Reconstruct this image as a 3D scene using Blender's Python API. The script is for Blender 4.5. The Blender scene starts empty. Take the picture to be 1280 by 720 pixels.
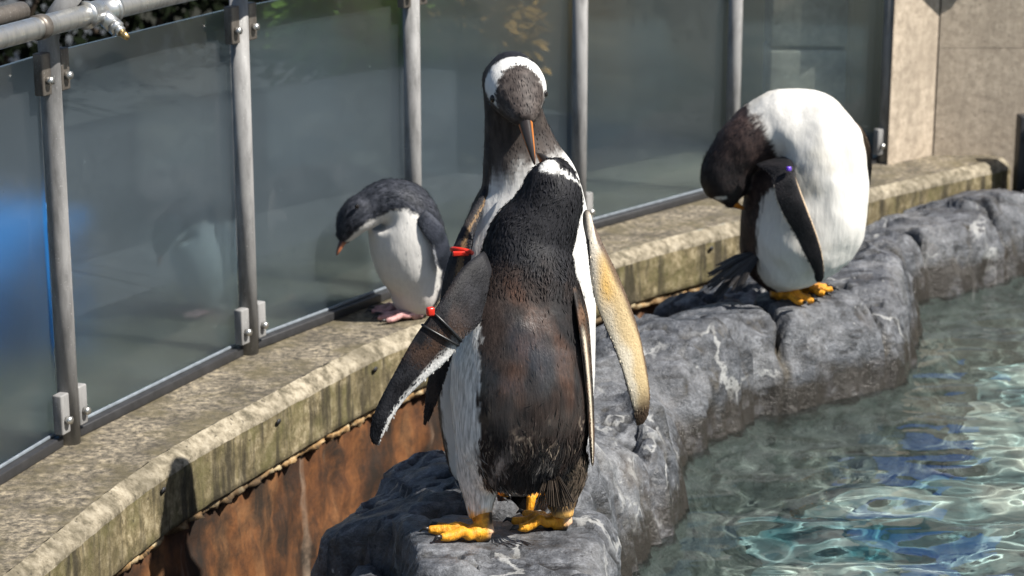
import bpy, bmesh, math, random
import numpy as np
from mathutils import Vector, Matrix, kdtree

random.seed(7)
rng = np.random.default_rng(7)
S = bpy.context.scene
COL = S.collection

# ------------------------------------------------------------------ camera, sky, sun, exposure
PITCH = math.radians(15.4)
FPX = 2800.0                    # focal length in pixels of a 1280 px wide frame
CAMZ = 1.55
cam_d = bpy.data.cameras.new('camera')
cam = bpy.data.objects.new('camera', cam_d)
COL.objects.link(cam)
cam.location = (0, 0, CAMZ)
cam.rotation_euler = (math.pi / 2 - PITCH, 0, 0)
cam_d.sensor_width = 36.0
cam_d.lens = FPX / 1280 * 36.0
cam_d.clip_start = 0.05
cam_d.clip_end = 2000
cam_d.dof.use_dof = True
cam_d.dof.focus_distance = 4.0
cam_d.dof.aperture_fstop = 6.3
S.camera = cam

SUN_FROM = Vector((0.74, -0.30, 0.98)).normalized()
w = bpy.data.worlds.new('World')
S.world = w
w.use_nodes = True
nt = w.node_tree
bg = nt.nodes['Background']
sky = nt.nodes.new('ShaderNodeTexSky')
sky.sky_type = 'NISHITA'
sky.sun_disc = False
sky.sun_elevation = math.asin(SUN_FROM.z)
sky.sun_rotation = math.atan2(SUN_FROM.x, SUN_FROM.y)
nt.links.new(sky.outputs[0], bg.inputs[0])
bg.inputs[1].default_value = 0.06

sun_d = bpy.data.lights.new('sun', 'SUN')
sun_d.energy = 5.0
sun_d.angle = math.radians(0.53)
sun_d.color = (1.0, 0.955, 0.88)
sun = bpy.data.objects.new('sun', sun_d)
COL.objects.link(sun)
sun.rotation_euler = (-SUN_FROM).to_track_quat('-Z', 'Y').to_euler()
sun.location = SUN_FROM * 30

S.view_settings.view_transform = 'Standard'
S.view_settings.look = 'None'
S.view_settings.gamma = 1.0
S.view_settings.exposure = 0.66
S.render.engine = 'CYCLES'
S.cycles.use_denoising = True
S.cycles.max_bounces = 10
S.cycles.transmission_bounces = 8
S.cycles.glossy_bounces = 5
S.cycles.diffuse_bounces = 3
S.cycles.transparent_max_bounces = 8
S.cycles.sample_clamp_indirect = 3.0
S.cycles.caustics_reflective = False
S.cycles.caustics_refractive = True


# ------------------------------------------------------------------ maths helpers
def W(px, py, Y):
    """point of the place at forward distance Y on the sight line of a point of the photograph"""
    u = (px - 640) / FPX
    v = -(py - 360) / FPX
    d = np.array([u, math.cos(PITCH) + v * math.sin(PITCH), -math.sin(PITCH) + v * math.cos(PITCH)])
    return np.array([0, 0, CAMZ]) + d * (Y / d[1])


def px_m(py, Y):
    v = -(py - 360) / FPX
    t = Y / (math.cos(PITCH) + v * math.sin(PITCH))
    return FPX / t               # pixels per metre there


_perm = np.random.default_rng(3).permutation(256)
_perm = np.concatenate([_perm, _perm, _perm])
_g3 = np.random.default_rng(4).normal(size=(256, 3))
_g3 /= np.linalg.norm(_g3, axis=1)[:, None]


def perlin(P):
    P = np.asarray(P, float)
    i = np.floor(P).astype(int)
    f = P - i
    u = f * f * f * (f * (f * 6 - 15) + 10)
    i &= 255
    out = 0
    for dx in (0, 1):
        for dy in (0, 1):
            for dz in (0, 1):
                h = _perm[_perm[_perm[(i[:, 0] + dx) & 255] + ((i[:, 1] + dy) & 255)] + ((i[:, 2] + dz) & 255)]
                g = _g3[h]
                d = f - np.array([dx, dy, dz])
                wgt = (u[:, 0] if dx else 1 - u[:, 0]) * (u[:, 1] if dy else 1 - u[:, 1]) * (u[:, 2] if dz else 1 - u[:, 2])
                out = out + wgt * np.sum(g * d, 1)
    return out * 1.6


def fbm(P, freq, octv=4, gain=.5):
    P = np.asarray(P, float) * freq
    a, s = 1.0, 0
    for _ in range(octv):
        s = s + a * perlin(P)
        P = P * 2.03 + 17.3
        a *= gain
    return s


def sstep(a, b, x):
    t = np.clip((x - a) / (b - a), 0, 1)
    return t * t * (3 - 2 * t)


def mix(c0, c1, m):
    return np.asarray(c0) * (1 - m[:, None]) + np.asarray(c1) * m[:, None]


def catmull(A, n):
    """A (k,d) control rows -> n rows, plus float index of each"""
    A = np.asarray(A, float)
    k = len(A)
    t = np.linspace(0, k - 1, n)
    i = np.clip(np.floor(t).astype(int), 0, k - 2)
    f = (t - i)[:, None]
    p1, p2 = A[i], A[i + 1]
    p0 = np.where((i > 0)[:, None], A[np.maximum(i - 1, 0)], 2 * p1 - p2)
    p3 = np.where((i < k - 2)[:, None], A[np.minimum(i + 2, k - 1)], 2 * p2 - p1)
    return .5 * (2 * p1 + (p2 - p0) * f + (2 * p0 - 5 * p1 + 4 * p2 - p3) * f ** 2 + (3 * p1 - p0 - 3 * p2 + p3) * f ** 3), t


# ------------------------------------------------------------------ object helpers
def tag(o, label=None, cat=None, group=None, kind=None):
    if label: o['label'] = label
    if cat: o['category'] = cat
    if group: o['group'] = group
    if kind: o['kind'] = kind
    return o


def root(name, loc, label, cat, group=None):
    o = bpy.data.objects.new(name, None)
    o.empty_display_size = .05
    o.location = loc
    COL.objects.link(o)
    return tag(o, label, cat, group)


def origin_of(p):
    v = Vector((0, 0, 0))
    while p is not None:
        v = v + p.location
        p = p.parent
    return v


def mesh_obj(name, V, Fc, m, parent=None, col=None, smooth=True, kind=None, normals=None):
    me = bpy.data.meshes.new(name)
    V = np.asarray(V, float)
    if parent is not None:
        V = V - np.array(origin_of(parent))
    me.from_pydata(V.tolist(), [], [list(map(int, f)) for f in Fc] if not isinstance(Fc, np.ndarray) else Fc.tolist())
    if col is not None:
        a = me.color_attributes.new('Col', 'FLOAT_COLOR', 'POINT')
        c = np.ones((len(V), 4), np.float32)
        col = np.asarray(col)
        c[:, :col.shape[1]] = col
        a.data.foreach_set('color', c.ravel())
    if smooth:
        me.polygons.foreach_set('use_smooth', np.ones(len(me.polygons), bool))
    me.update()
    if normals is not None:
        me.normals_split_custom_set_from_vertices(normals.tolist())
    me.materials.append(m)
    o = bpy.data.objects.new(name, me)
    COL.objects.link(o)
    if parent is not None:
        o.parent = parent
    if kind: o['kind'] = kind
    return o


def box_vf(cx, cy, cz, sx, sy, sz, rz=0.0, bev=0.0):
    """box centred at (cx,cy,cz), bevelled; returns V,F"""
    bm = bmesh.new()
    bmesh.ops.create_cube(bm, size=1)
    for v in bm.verts:
        v.co = Vector((v.co.x * sx, v.co.y * sy, v.co.z * sz))
    if bev:
        bmesh.ops.bevel(bm, geom=bm.edges[:], offset=bev, segments=2, affect='EDGES', profile=.6)
    R = Matrix.Rotation(rz, 3, 'Z')
    V = [R @ v.co + Vector((cx, cy, cz)) for v in bm.verts]
    bm.verts.index_update()
    Fc = [[v.index for v in f.verts] for f in bm.faces]
    bm.free()
    return np.array([list(v) for v in V]), Fc


def tube_vf(pts, rad, n=14, cap=True):
    pts = np.asarray(pts, float)
    k = len(pts)
    rad = np.full(k, rad) if np.isscalar(rad) else np.asarray(rad, float)
    T = np.gradient(pts, axis=0)
    T /= np.linalg.norm(T, axis=1)[:, None]
    ref = np.array([0, 0, 1.0]) if abs(T[0][2]) < .8 else np.array([0, 1.0, 0])
    V, Fc = [], []
    a = np.linspace(0, 2 * math.pi, n, endpoint=False)
    for i in range(k):
        u = np.cross(T[i], ref); u /= np.linalg.norm(u)
        v = np.cross(T[i], u)
        ref = -np.cross(T[i], u) * -1 if False else ref
        V.append(pts[i] + rad[i] * (np.cos(a)[:, None] * u + np.sin(a)[:, None] * v))
    V = np.concatenate(V)
    for i in range(k - 1):
        for j in range(n):
            b = i * n
            Fc.append([b + j, b + (j + 1) % n, b + n + (j + 1) % n, b + n + j])
    if cap:
        Fc.append(list(range(n))[::-1]); Fc.append([(k - 1) * n + j for j in range(n)])
    return V, Fc


def join_vf(parts):
    Vs, Fs, o = [], [], 0
    for V, Fc in parts:
        Vs.append(np.asarray(V)); Fs += [[i + o for i in f] for f in Fc]; o += len(V)
    return np.concatenate(Vs), Fs


# ------------------------------------------------------------------ material helpers
class NT:
    def __init__(s, name):
        s.m = bpy.data.materials.new(name); s.m.use_nodes = True
        s.t = s.m.node_tree; s.n = s.t.nodes; s.b = s.n['Principled BSDF']; s.out = s.n['Material Output']
        s.geo = s.n.new('ShaderNodeNewGeometry')

    def pos(s, sc=(1, 1, 1), rot=(0, 0, 0)):
        mp = s.n.new('ShaderNodeMapping'); mp.inputs['Scale'].default_value = sc; mp.inputs['Rotation'].default_value = rot
        s.t.links.new(s.geo.outputs['Position'], mp.inputs['Vector'])
        return mp.outputs[0]

    def noise(s, vec, scale, detail=5, rough=.55, dist=0.0):
        n = s.n.new('ShaderNodeTexNoise'); n.inputs['Scale'].default_value = scale; n.inputs['Detail'].default_value = detail
        n.inputs['Roughness'].default_value = rough; n.inputs['Distortion'].default_value = dist
        s.t.links.new(vec, n.inputs['Vector']); return n.outputs['Fac']

    def voro(s, vec, scale, feat='DISTANCE_TO_EDGE'):
        n = s.n.new('ShaderNodeTexVoronoi'); n.feature = feat; n.inputs['Scale'].default_value = scale
        s.t.links.new(vec, n.inputs['Vector']); return n.outputs['Distance']

    def ramp(s, fac, stops, interp='LINEAR'):
        r = s.n.new('ShaderNodeValToRGB'); r.color_ramp.interpolation = interp
        e = r.color_ramp.elements
        while len(e) < len(stops): e.new(.5)
        for el, (p, c) in zip(e, stops):
            el.position = p; el.color = (*c, 1) if hasattr(c, '__len__') else (c, c, c, 1)
        s.t.links.new(fac, r.inputs[0]); return r.outputs[0]

    def mix(s, fac, a, b, mode='MIX'):
        n = s.n.new('ShaderNodeMix'); n.data_type = 'RGBA'; n.blend_type = mode
        for sock, v in ((n.inputs[0], fac), (n.inputs[6], a), (n.inputs[7], b)):
            if isinstance(v, bpy.types.NodeSocket): s.t.links.new(v, sock)
            elif hasattr(v, '__len__'): sock.default_value = (*v, 1)
            else: sock.default_value = v
        return n.outputs[2]

    def math(s, op, a, b=0.0):
        n = s.n.new('ShaderNodeMath'); n.operation = op
        for sock, v in ((n.inputs[0], a), (n.inputs[1], b)):
            if isinstance(v, bpy.types.NodeSocket): s.t.links.new(v, sock)
            else: sock.default_value = v
        return n.outputs[0]

    def sep(s, vec):
        n = s.n.new('ShaderNodeSeparateXYZ'); s.t.links.new(vec, n.inputs[0]); return n.outputs

    def bump(s, h, strength=.3, dist=.01):
        n = s.n.new('ShaderNodeBump'); n.inputs['Strength'].default_value = strength; n.inputs['Distance'].default_value = dist
        s.t.links.new(h, n.inputs['Height']); s.t.links.new(n.outputs[0], s.b.inputs['Normal'])

    def set(s, **k):
        for a, v in k.items():
            sock = s.b.inputs[a.replace('_', ' ')]
            if isinstance(v, bpy.types.NodeSocket): s.t.links.new(v, sock)
            elif hasattr(v, '__len__'): sock.default_value = (*v, 1)
            else: sock.default_value = v
        return s.m


def mat_plain(name, c, rough=.5, metal=0.0, var=.25, scale=40):
    n = NT(name)
    f = n.noise(n.pos(), scale, 4)
    col = n.ramp(f, [(.3, [x * (1 - var) for x in c]), (.7, [min(1, x * (1 + var)) for x in c])])
    n.bump(f, .08, .003)
    return n.set(Base_Color=col, Roughness=rough, Metallic=metal)


def mat_attr(name, rough=.6, spec=.35,  grain=140, bump=.15, sheen=.0, stretch=(1, 1, .35), gloss=None, tex=.16):
    n = NT(name)
    a = n.n.new('ShaderNodeAttribute'); a.attribute_name = 'Col'
    f = n.noise(n.pos(stretch), grain, 3, .6)
    col = n.mix(1.0, a.outputs['Color'], n.ramp(f, [(.3, 1 - tex), (.7, 1 + tex * .75)]), 'MULTIPLY')
    n.bump(f, bump, .004)
    m = n.set(Base_Color=col, Roughness=rough, Sheen_Weight=sheen)
    n.b.inputs['Specular IOR Level'].default_value = spec
    if gloss:
        n.t.links.new(n.ramp(a.outputs['Alpha'], [(0.0, rough), (1.0, gloss[0])]), n.b.inputs['Roughness'])
        n.t.links.new(n.ramp(a.outputs['Alpha'], [(0.0, spec), (1.0, gloss[1])]), n.b.inputs['Specular IOR Level'])
    return m


# rock: blue-grey sculpted stone, pale veins, dark seams, wet foot
def mat_rock():
    n = NT('rock')
    P = n.pos()
    big = n.noise(P, 3.2, 6, .6, .6)
    med = n.noise(n.pos((1, 1, 1.6)), 17, 8, .68, .4)
    fine = n.noise(P, 110, 5, .7)
    strat = n.noise(n.pos((1.2, 6, 5), (0, 0, .65)), 5, 8, .65, 1.2)
    col = n.ramp(med, [(.30, (.020, .022, .026)), (.42, (.062, .066, .075)), (.56, (.125, .131, .145)), (.74, (.24, .247, .262))])
    col = n.mix(n.ramp(strat, [(.36, .9), (.48, 0.0)]), col, (.022, .022, .024))
    col = n.mix(n.ramp(big, [(.5, 0.0), (.66, .6)]), col, (.27, .272, .28))
    col = n.mix(1.0, col, n.ramp(n.noise(P, 260, 4, .7), [(.3, .62), (.7, 1.38)]), 'MULTIPLY')
    col = n.mix(1.0, col, n.ramp(n.noise(P, 42, 6, .75), [(.35, .6), (.65, 1.3)]), 'MULTIPLY')
    # brownish patches
    br = n.noise(P, 6.5, 5, .6)
    col = n.mix(n.ramp(br, [(.6, 0.0), (.74, .55)]), col, (.11, .085, .062))
    # pale mineral veins
    wv = n.n.new('ShaderNodeVectorMath'); wv.operation = 'ADD'
    nz = n.n.new('ShaderNodeTexNoise'); nz.inputs['Scale'].default_value = 9; nz.inputs['Detail'].default_value = 6
    n.t.links.new(P, nz.inputs['Vector'])
    sc = n.n.new('ShaderNodeVectorMath'); sc.operation = 'SCALE'; sc.inputs['Scale'].default_value = .22
    n.t.links.new(nz.outputs['Color'], sc.inputs[0]); n.t.links.new(P, wv.inputs[0]); n.t.links.new(sc.outputs[0], wv.inputs[1])
    vein = n.voro(wv.outputs[0], 3.3)
    vm = n.math('MULTIPLY', n.ramp(vein, [(.0, 1.0), (.012, .8), (.022, 0.0)]), n.ramp(n.noise(P, 4.3, 3), [(.49, 0.0), (.56, 1.0)]))
    col = n.mix(n.math('MULTIPLY', vm, .75), col, (.42, .42, .41))
    # near-black and brown tone along the cracks
    ca = n.n.new('ShaderNodeAttribute'); ca.attribute_name = 'Col'
    ckm = n.math('MULTIPLY', ca.outputs['Fac'], n.ramp(n.noise(P, 12, 4), [(.35, .5), (.5, 1.0)]))
    col = n.mix(ckm, col, n.mix(n.ramp(n.noise(P, 20, 3), [(.5, 0.0), (.62, .7)]), (.012, .011, .010), (.06, .045, .022)))
    # fine speckle of lichen, droppings
    sp = n.ramp(n.noise(P, 75, 3, .5), [(.68, 0.0), (.73, 1.0)])
    spm = n.math('MULTIPLY', sp, n.ramp(n.noise(P, 5.0, 3), [(.48, 0.0), (.62, .8)]))
    col = n.mix(spm, col, (.4, .4, .39))
    pit = n.ramp(n.noise(P, 60, 4, .65), [(.30, 1.0), (.37, 0.0)])
    col = n.mix(n.math('MULTIPLY', pit, .8), col, (.012, .012, .013))
    # wet, algae-dark foot near the waterline (ragged upper edge)
    z = n.sep(n.geo.outputs['Position'])[2]
    zz = n.math('ADD', z, n.math('MULTIPLY', n.math('SUBTRACT', n.noise(P, 14, 5, .6), .5), .16))
    wet = n.ramp(n.math('ADD', n.math('MULTIPLY', zz, 4.0), 1.0), [(.44, 1.0), (.60, 0.0)])
    blot = n.ramp(n.noise(P, 9, 6, .7), [(.36, .0), (.50, 1.0)])
    col = n.mix(n.math('MULTIPLY', wet, blot), col, (.016, .017, .015))
    col = n.mix(n.math('MULTIPLY', wet, .4), col, (.06, .046, .036))
    sub = n.ramp(n.math('ADD', n.math('MULTIPLY', zz, 4.0), 1.3), [(.30, 1.0), (.42, 0.0)])
    col = n.mix(n.math('MULTIPLY', sub, .8), col, n.mix(blot, (.05, .06, .05), (.16, .185, .17)))
    h = n.math('ADD', n.math('MULTIPLY', med, 1.0), n.math('ADD', n.math('MULTIPLY', fine, .6), n.math('MULTIPLY', strat, .45)))
    n.bump(h, .6, .014)
    rg = n.mix(wet, n.ramp(fine, [(.3, .30), (.7, .55)]), (.2, .2, .2))
    m = n.set(Base_Color=col, Roughness=rg)
    n.b.inputs['Specular IOR Level'].default_value = .4
    return m


def mat_concrete(name, base, dark, light, moss=None, streak=0.0, scale=1.0, rough=.85, bump=.5):
    n = NT(name)
    P = n.pos()
    a = n.noise(P, 5 * scale, 7, .65, .3)
    b = n.noise(n.pos((1, 1, 1)), 38 * scale, 7, .7)
    c = n.noise(P, 190 * scale, 3, .6)
    col = n.ramp(b, [(.37, dark), (.5, base), (.62, light)])
    col = n.mix(n.ramp(a, [(.38, .75), (.58, 0.0)]), col, dark)
    if moss:
        col = n.mix(n.ramp(n.noise(P, 8, 6, .7), [(.46, 0.0), (.62, .75)]), col, moss)
    if streak:
        st = n.noise(n.pos((14, 14, 1.6)), 1.6, 6, .65, .25)
        col = n.mix(n.math('MULTIPLY', n.ramp(st, [(.48, 0.0), (.6, 1.0)]), streak), col, [x * .12 for x in base])
    pits = n.ramp(n.noise(P, 95 * scale, 2, .5), [(.26, 1.0), (.32, 0.0)])
    col = n.mix(n.math('MULTIPLY', pits, .8), col, [x * .3 for x in dark])
    n.bump(n.math('ADD', b, n.math('MULTIPLY', c, .5)), bump, .006)
    return n.set(Base_Color=col, Roughness=rough)


def mat_rust():
    n = NT('rust_stained_concrete')
    st = n.noise(n.pos((3.2, 3.2, 1.5)), 2.3, 8, .66, .0)
    st2 = n.noise(n.pos((5, 5, 1.0), (0, 0, .4)), 1.6, 8, .68, .0)
    st3 = n.noise(n.pos((7, 7, .35), (0, 0, 1.1)), 1.0, 4, .5, .0)
    bl = n.noise(n.pos(), 8, 8, .72)
    col = n.ramp(st, [(.28, (.02, .010, .006)), (.42, (.085, .034, .014)), (.54, (.19, .075, .025)), (.68, (.28, .135, .055)), (.82, (.36, .27, .17))])
    col = n.mix(n.ramp(st2, [(.46, 0.0), (.64, .9)]), col, (.014, .011, .008))
    col = n.mix(n.ramp(st3, [(.60, 0.0), (.68, .7)]), col, (.46, .36, .27))
    col = n.mix(n.ramp(bl, [(.46, 0.0), (.66, .9)]), col, (.016, .013, .010))
    n.bump(n.math('ADD', st, bl), .5, .008)
    return n.set(Base_Color=col, Roughness=.7)


def mat_steel(name, c, rough=.35, metal=.85):
    n = NT(name)
    a = n.noise(n.pos((1, 1, .25)), 45, 6, .6)
    b = n.noise(n.pos(), 260, 3, .5)
    col = n.ramp(a, [(.3, [x * .6 for x in c]), (.52, c), (.75, [min(1, x * 1.25) for x in c])])
    col = n.mix(n.ramp(b, [(.66, 0.0), (.72, .5)]), col, (.62, .62, .6))
    n.bump(a, .12, .002)
    return n.set(Base_Color=col, Roughness=n.ramp(a, [(.3, rough * 1.4), (.7, rough * .8)]), Metallic=metal)


def mat_glass(name='dusty_glass', clear=.55, dirt=1.0):
    n = NT(name)
    P = n.pos()
    t = n.t
    refr = n.n.new('ShaderNodeBsdfRefraction'); refr.inputs['IOR'].default_value = 1.13; refr.inputs['Roughness'].default_value = .42
    refr.inputs['Color'].default_value = (.82, .91, .96, 1)
    trn = n.n.new('ShaderNodeBsdfTransparent'); trn.inputs['Color'].default_value = (.86, .92, .94, 1)
    m0 = n.n.new('ShaderNodeMixShader'); m0.inputs[0].default_value = clear
    t.links.new(refr.outputs[0], m0.inputs[1]); t.links.new(trn.outputs[0], m0.inputs[2])
    dif = n.n.new('ShaderNodeBsdfDiffuse'); dif.inputs['Color'].default_value = (.27, .325, .365, 1)
    m1 = n.n.new('ShaderNodeMixShader')
    dust = n.noise(n.pos((1, 1, .35)), 3.0, 5, .6)
    spots = n.ramp(n.noise(P, 55, 2, .5), [(.77, 0.0), (.80, .35)])
    t.links.new(n.math('ADD', n.math('ADD', n.math('MULTIPLY', dust, .075 * dirt), .012 * dirt), spots), m1.inputs[0])
    t.links.new(m0.outputs[0], m1.inputs[1]); t.links.new(dif.outputs[0], m1.inputs[2])
    gl = n.n.new('ShaderNodeBsdfGlossy'); gl.inputs['Roughness'].default_value = .05
    lw = n.n.new('ShaderNodeLayerWeight'); lw.inputs['Blend'].default_value = .5
    fr = n.math('ADD', n.math('MULTIPLY', n.math('POWER', lw.outputs['Facing'], 5.0), .95), .045)
    m2 = n.n.new('ShaderNodeMixShader')
    t.links.new(fr, m2.inputs[0]); t.links.new(m1.outputs[0], m2.inputs[1]); t.links.new(gl.outputs[0], m2.inputs[2])
    t.links.new(m2.outputs[0], n.out.inputs['Surface'])
    return n.m


def mat_water():
    n = NT('pool_water')
    n.set(Base_Color=(.86, .97, .97), Roughness=0.0, Transmission_Weight=1.0, IOR=1.33)
    return n.m


M = dict(
    rock=mat_rock(),
    coping=mat_concrete('weathered_coping', (.19, .163, .122), (.045, .038, .028), (.40, .335, .235), moss=(.115, .095, .05), scale=1.5),
    fascia=mat_concrete('mossy_fascia', (.23, .185, .10), (.10, .08, .038), (.40, .335, .21), moss=(.105, .095, .032), streak=.85),
    rust=mat_rust(),
    wall=mat_concrete('pale_concrete', (.47, .39, .30), (.34, .28, .215), (.57, .48, .375), streak=.12, bump=.3),
    steel=mat_steel('galvanised_steel', (.27, .265, .26), .72, .0),
    dull=mat_steel('weathered_steel', (.17, .15, .13), .5, .6),
    bright=mat_steel('pipe_steel', (.60, .60, .58), .32, .9),
    brass=mat_steel('brass', (.65, .45, .2), .3, .95),
    glass=mat_glass(),
    clear_glass=mat_glass('cleaner_glass', .85, .4),
    frosted=mat_glass('hazy_glass', .06, 1.0),
    rubber=mat_plain('black_rubber', (.03, .03, .032), .5),
    seal=mat_plain('pale_sealant', (.22, .25, .28), .5),
    water=mat_water(),
    feather=mat_attr('plumage', .6, .25, 130, .28, .0, (1, 1, .3), tex=.06),
    glossy_feather=mat_attr('worn_plumage', .62, .22, 240, .30, .0, (1, 1, .12), gloss=(.33, 1.0), tex=.5),
    flipper=mat_attr('flipper_skin', .58, .22, 260, .35, .0, (1, 1, .8)),
    skin=mat_attr('foot_skin', .5, .35, 170, .9, tex=.3),
    horn=mat_attr('horn', .28, .5, 90, .08),
    claw=mat_plain('claw_black', (.015, .014, .014), .35),
    eye=mat_plain('eye_dark', (.012, .009, .007), .08),
    red=mat_plain('red_plastic', (.62, .03, .015), .3, 0, .15),
    black_plastic=mat_plain('black_plastic', (.012, .012, .013), .35),
    purple=mat_plain('purple_plastic', (.16, .07, .6), .25, 0, .1),
)

# ------------------------------------------------------------------ the lie of the land
FRONT = [(-1.30, 2.2), (-1.03, 3.1), (-.868, 3.708), (-.711, 4.269), (-.513, 4.714), (-.306, 5.123), (-.081, 5.437), (.309, 5.976),
         (.663, 6.328), (1.141, 6.776), (1.647, 7.224)]
POSTS = [(-1.33, 2.98), (-1.165, 3.72), (-.925, 4.415), (-.623, 5.052), (-.258, 5.612), (.185, 6.205), (.671, 6.743), (1.212, 7.175)]


def resample(poly, step):
    poly = np.asarray(poly, float)
    dense, _ = catmull(poly, len(poly) * 60)
    seg = np.r_[0, np.cumsum(np.linalg.norm(np.diff(dense, axis=0), axis=1))]
    q = np.arange(0, seg[-1], step)
    return np.stack([np.interp(q, seg, dense[:, k]) for k in range(dense.shape[1])], 1)


def pl_dist(P, poly):
    """signed distance to an open polyline; positive on its left side"""
    best = np.full(len(P), 1e9); sign = np.ones(len(P))
    for a, b in zip(poly[:-1], poly[1:]):
        a = np.array(a); b = np.array(b); d = b - a
        t = np.clip(((P - a) @ d) / (d @ d), 0, 1)
        q = a + t[:, None] * d
        r = P - q
        dist = np.hypot(r[:, 0], r[:, 1])
        cr = d[0] * r[:, 1] - d[1] * r[:, 0]
        up = dist < best - 1e-9
        best = np.where(up, dist, best); sign = np.where(up, np.sign(cr), sign)
    return best * sign


WATER_Z = -.20
EDGE = [(.02, 2.6), (.13, 3.5), (.19, 3.95), (.242, 4.199), (.335, 4.485), (.41, 4.783), (.45, 4.974), (.624, 5.15), (.837, 5.27), (1.03, 5.47),
        (1.10, 5.785), (1.17, 6.181), (1.546, 6.515), (2.5, 7.0)]
BACK = [(-.62, 2.6), (-.47, 3.4), (-.40, 3.72), (-.30, 4.057), (-.165, 4.482), (.012, 4.932), (.225, 5.329), (.32, 5.50), (.56, 5.80), (1.03, 6.47),
        (1.31, 6.79), (1.6, 6.98), (2.5, 7.3)]
SEEDS = [(0, 3.72, .055), (-.16, 4.10, .06), (.02, 4.18, .045), (.22, 4.40, .0), (.13, 4.62, .02), (.33, 4.82, -.045), (.02, 4.60, .015), (.31, 5.05, .015),
         (.16, 4.95, .015), (.46, 5.30, .02), (.74, 5.40, .03), (.55, 5.62, .025), (.92, 5.66, .03), (.85, 6.0, .02), (1.02, 6.15, .0), (1.2, 6.5, .0), (1.48, 6.72, .0),
         (1.75, 6.85, .0), (2.1, 7.0, .0), (-.35, 3.6, -.01), (-.2, 3.4, .03), (.05, 3.3, .03)]


def rock_height(P, cracks=False):
    P = np.asarray(P, float)
    P3 = np.c_[P, np.zeros(len(P))]
    wx = fbm(P3 + 5, 4.5, 4) * .045
    wy = fbm(P3 + 11, 4.5, 4) * .045
    Q = P + np.c_[wx, wy]
    D = np.stack([np.hypot(Q[:, 0] - s[0], Q[:, 1] - s[1]) for s in SEEDS], 1)
    o = np.argsort(D, 1)
    r = np.arange(len(P))
    d1, d2 = D[r, o[:, 0]], D[r, o[:, 1]]
    z = np.array([s[2] for s in SEEDS])
    # blend of block tops near their shared edge
    e = d2 - d1
    wgt = np.exp(-(D - d1[:, None]) / .012)
    wgt /= wgt.sum(1)[:, None]
    g = np.random.default_rng(23)
    ns = len(SEEDS)
    tx, ty = g.normal(0, .13, ns), g.normal(0, .13, ns)
    for k_ in (0, 1, 2, 10, 15, 16, 17): tx[k_] = ty[k_] = 0.0
    so = g.normal(0, .022, ns)
    sx = np.array([q[0] for q in SEEDS]); sy = np.array([q[1] for q in SEEDS])
    plane = z[None] + (P[:, :1] - sx[None]) * tx[None] + (P[:, 1:] - sy[None]) * ty[None]
    top = (wgt * plane).sum(1)
    soff = (wgt * so[None]).sum(1)
    seam = sstep(-.25, .25, fbm(P3 + 31, 2.6, 2))
    # smaller facets: flat chips at many angles
    fac = 0
    for fq, am, sd_ in ((3.6, .034, 1), (8.5, .010, 2)):
        cell = np.floor((Q + wx[:, None] * .5) * fq)
        best = np.full(len(P), 9.0); second = np.full(len(P), 9.0); val = np.zeros(len(P))
        for ddx in (-1, 0, 1):
            for ddy in (-1, 0, 1):
                cx = cell[:, 0] + ddx; cy = cell[:, 1] + ddy
                hsh = _perm[(_perm[(cx.astype(int) + 91 * sd_) & 255] + cy.astype(int)) & 255]
                jx = _perm[hsh] / 255.0; jy = _perm[(hsh + 77) & 255] / 255.0
                ax_, ay_ = cx + jx, cy + jy
                rx, ry = Q[:, 0] * fq - ax_, Q[:, 1] * fq - ay_
                dd = np.hypot(rx, ry)
                v_ = (_perm[(hsh + 13) & 255] / 255.0 - .5) + rx * (_perm[(hsh + 29) & 255] / 255.0 - .5) * 1.3 + ry * (_perm[(hsh + 51) & 255] / 255.0 - .5) * 1.3
                nb = dd < best
                second = np.where(nb, best, np.minimum(second, dd)); val = np.where(nb, v_, val); best = np.where(nb, dd, best)
        fac = fac + am * val * sstep(.0, .07, second - best)
    flat = sstep(.32, .10, np.hypot(P[:, 0] - .02, P[:, 1] - 3.85)) + sstep(.25, .08, np.hypot(P[:, 0] - .73, P[:, 1] - 5.42))
    fac = fac * (1 - .8 * np.clip(flat, 0, 1))
    cr = fbm(P3 + 3, 3.3, 6, .5) * .007
    rid = np.abs(fbm(np.c_[P[:, 0] * 1.0 + P[:, 1] * .5, P[:, 1] * 2.6 - P[:, 0] * 1.2, P3[:, 2]] + 8, 2.6, 5, .55))
    cr += -.024 * np.exp(-(rid / .04) ** 2)
    cr += fbm(P3 + 9, 16, 4, .6) * .004
    s = pl_dist(P, EDGE) + fbm(P3 + 2, 3.5, 4) * .030 + soff + fac * .6
    b = -pl_dist(P, BACK) + fbm(P3 + 6, 3.0, 3) * .02 + soff * .6
    top = top + cr + fac - (.075 * np.exp(-(e / .017) ** 2) + .016 * np.exp(-(e / .05) ** 2)) * seam
    wE = .10
    q = np.clip(s / wE, 0, 1)
    side = (1 - (1 - q) ** 2.6) ** .55
    h = (WATER_Z - .03) + (top - WATER_Z + .03) * side
    under = WATER_Z - .03 + np.clip(s, -2, 0) * 3.2 + cr
    h = np.where(s > 0, h, under)
    bq = np.clip(.22 - b, 0, None)
    h = h - bq ** 2 * 1.5 - np.clip(-b, 0, None) * 2.4
    if cracks:
        ck = np.clip(np.exp(-(e / .024) ** 2) * seam + np.exp(-(rid / .042) ** 2), 0, 1)
        return np.maximum(h, -.93), ck
    return np.maximum(h, -.93)


def ground_z(x, y):
    return float(rock_height(np.array([[x, y]]))[0])


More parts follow.
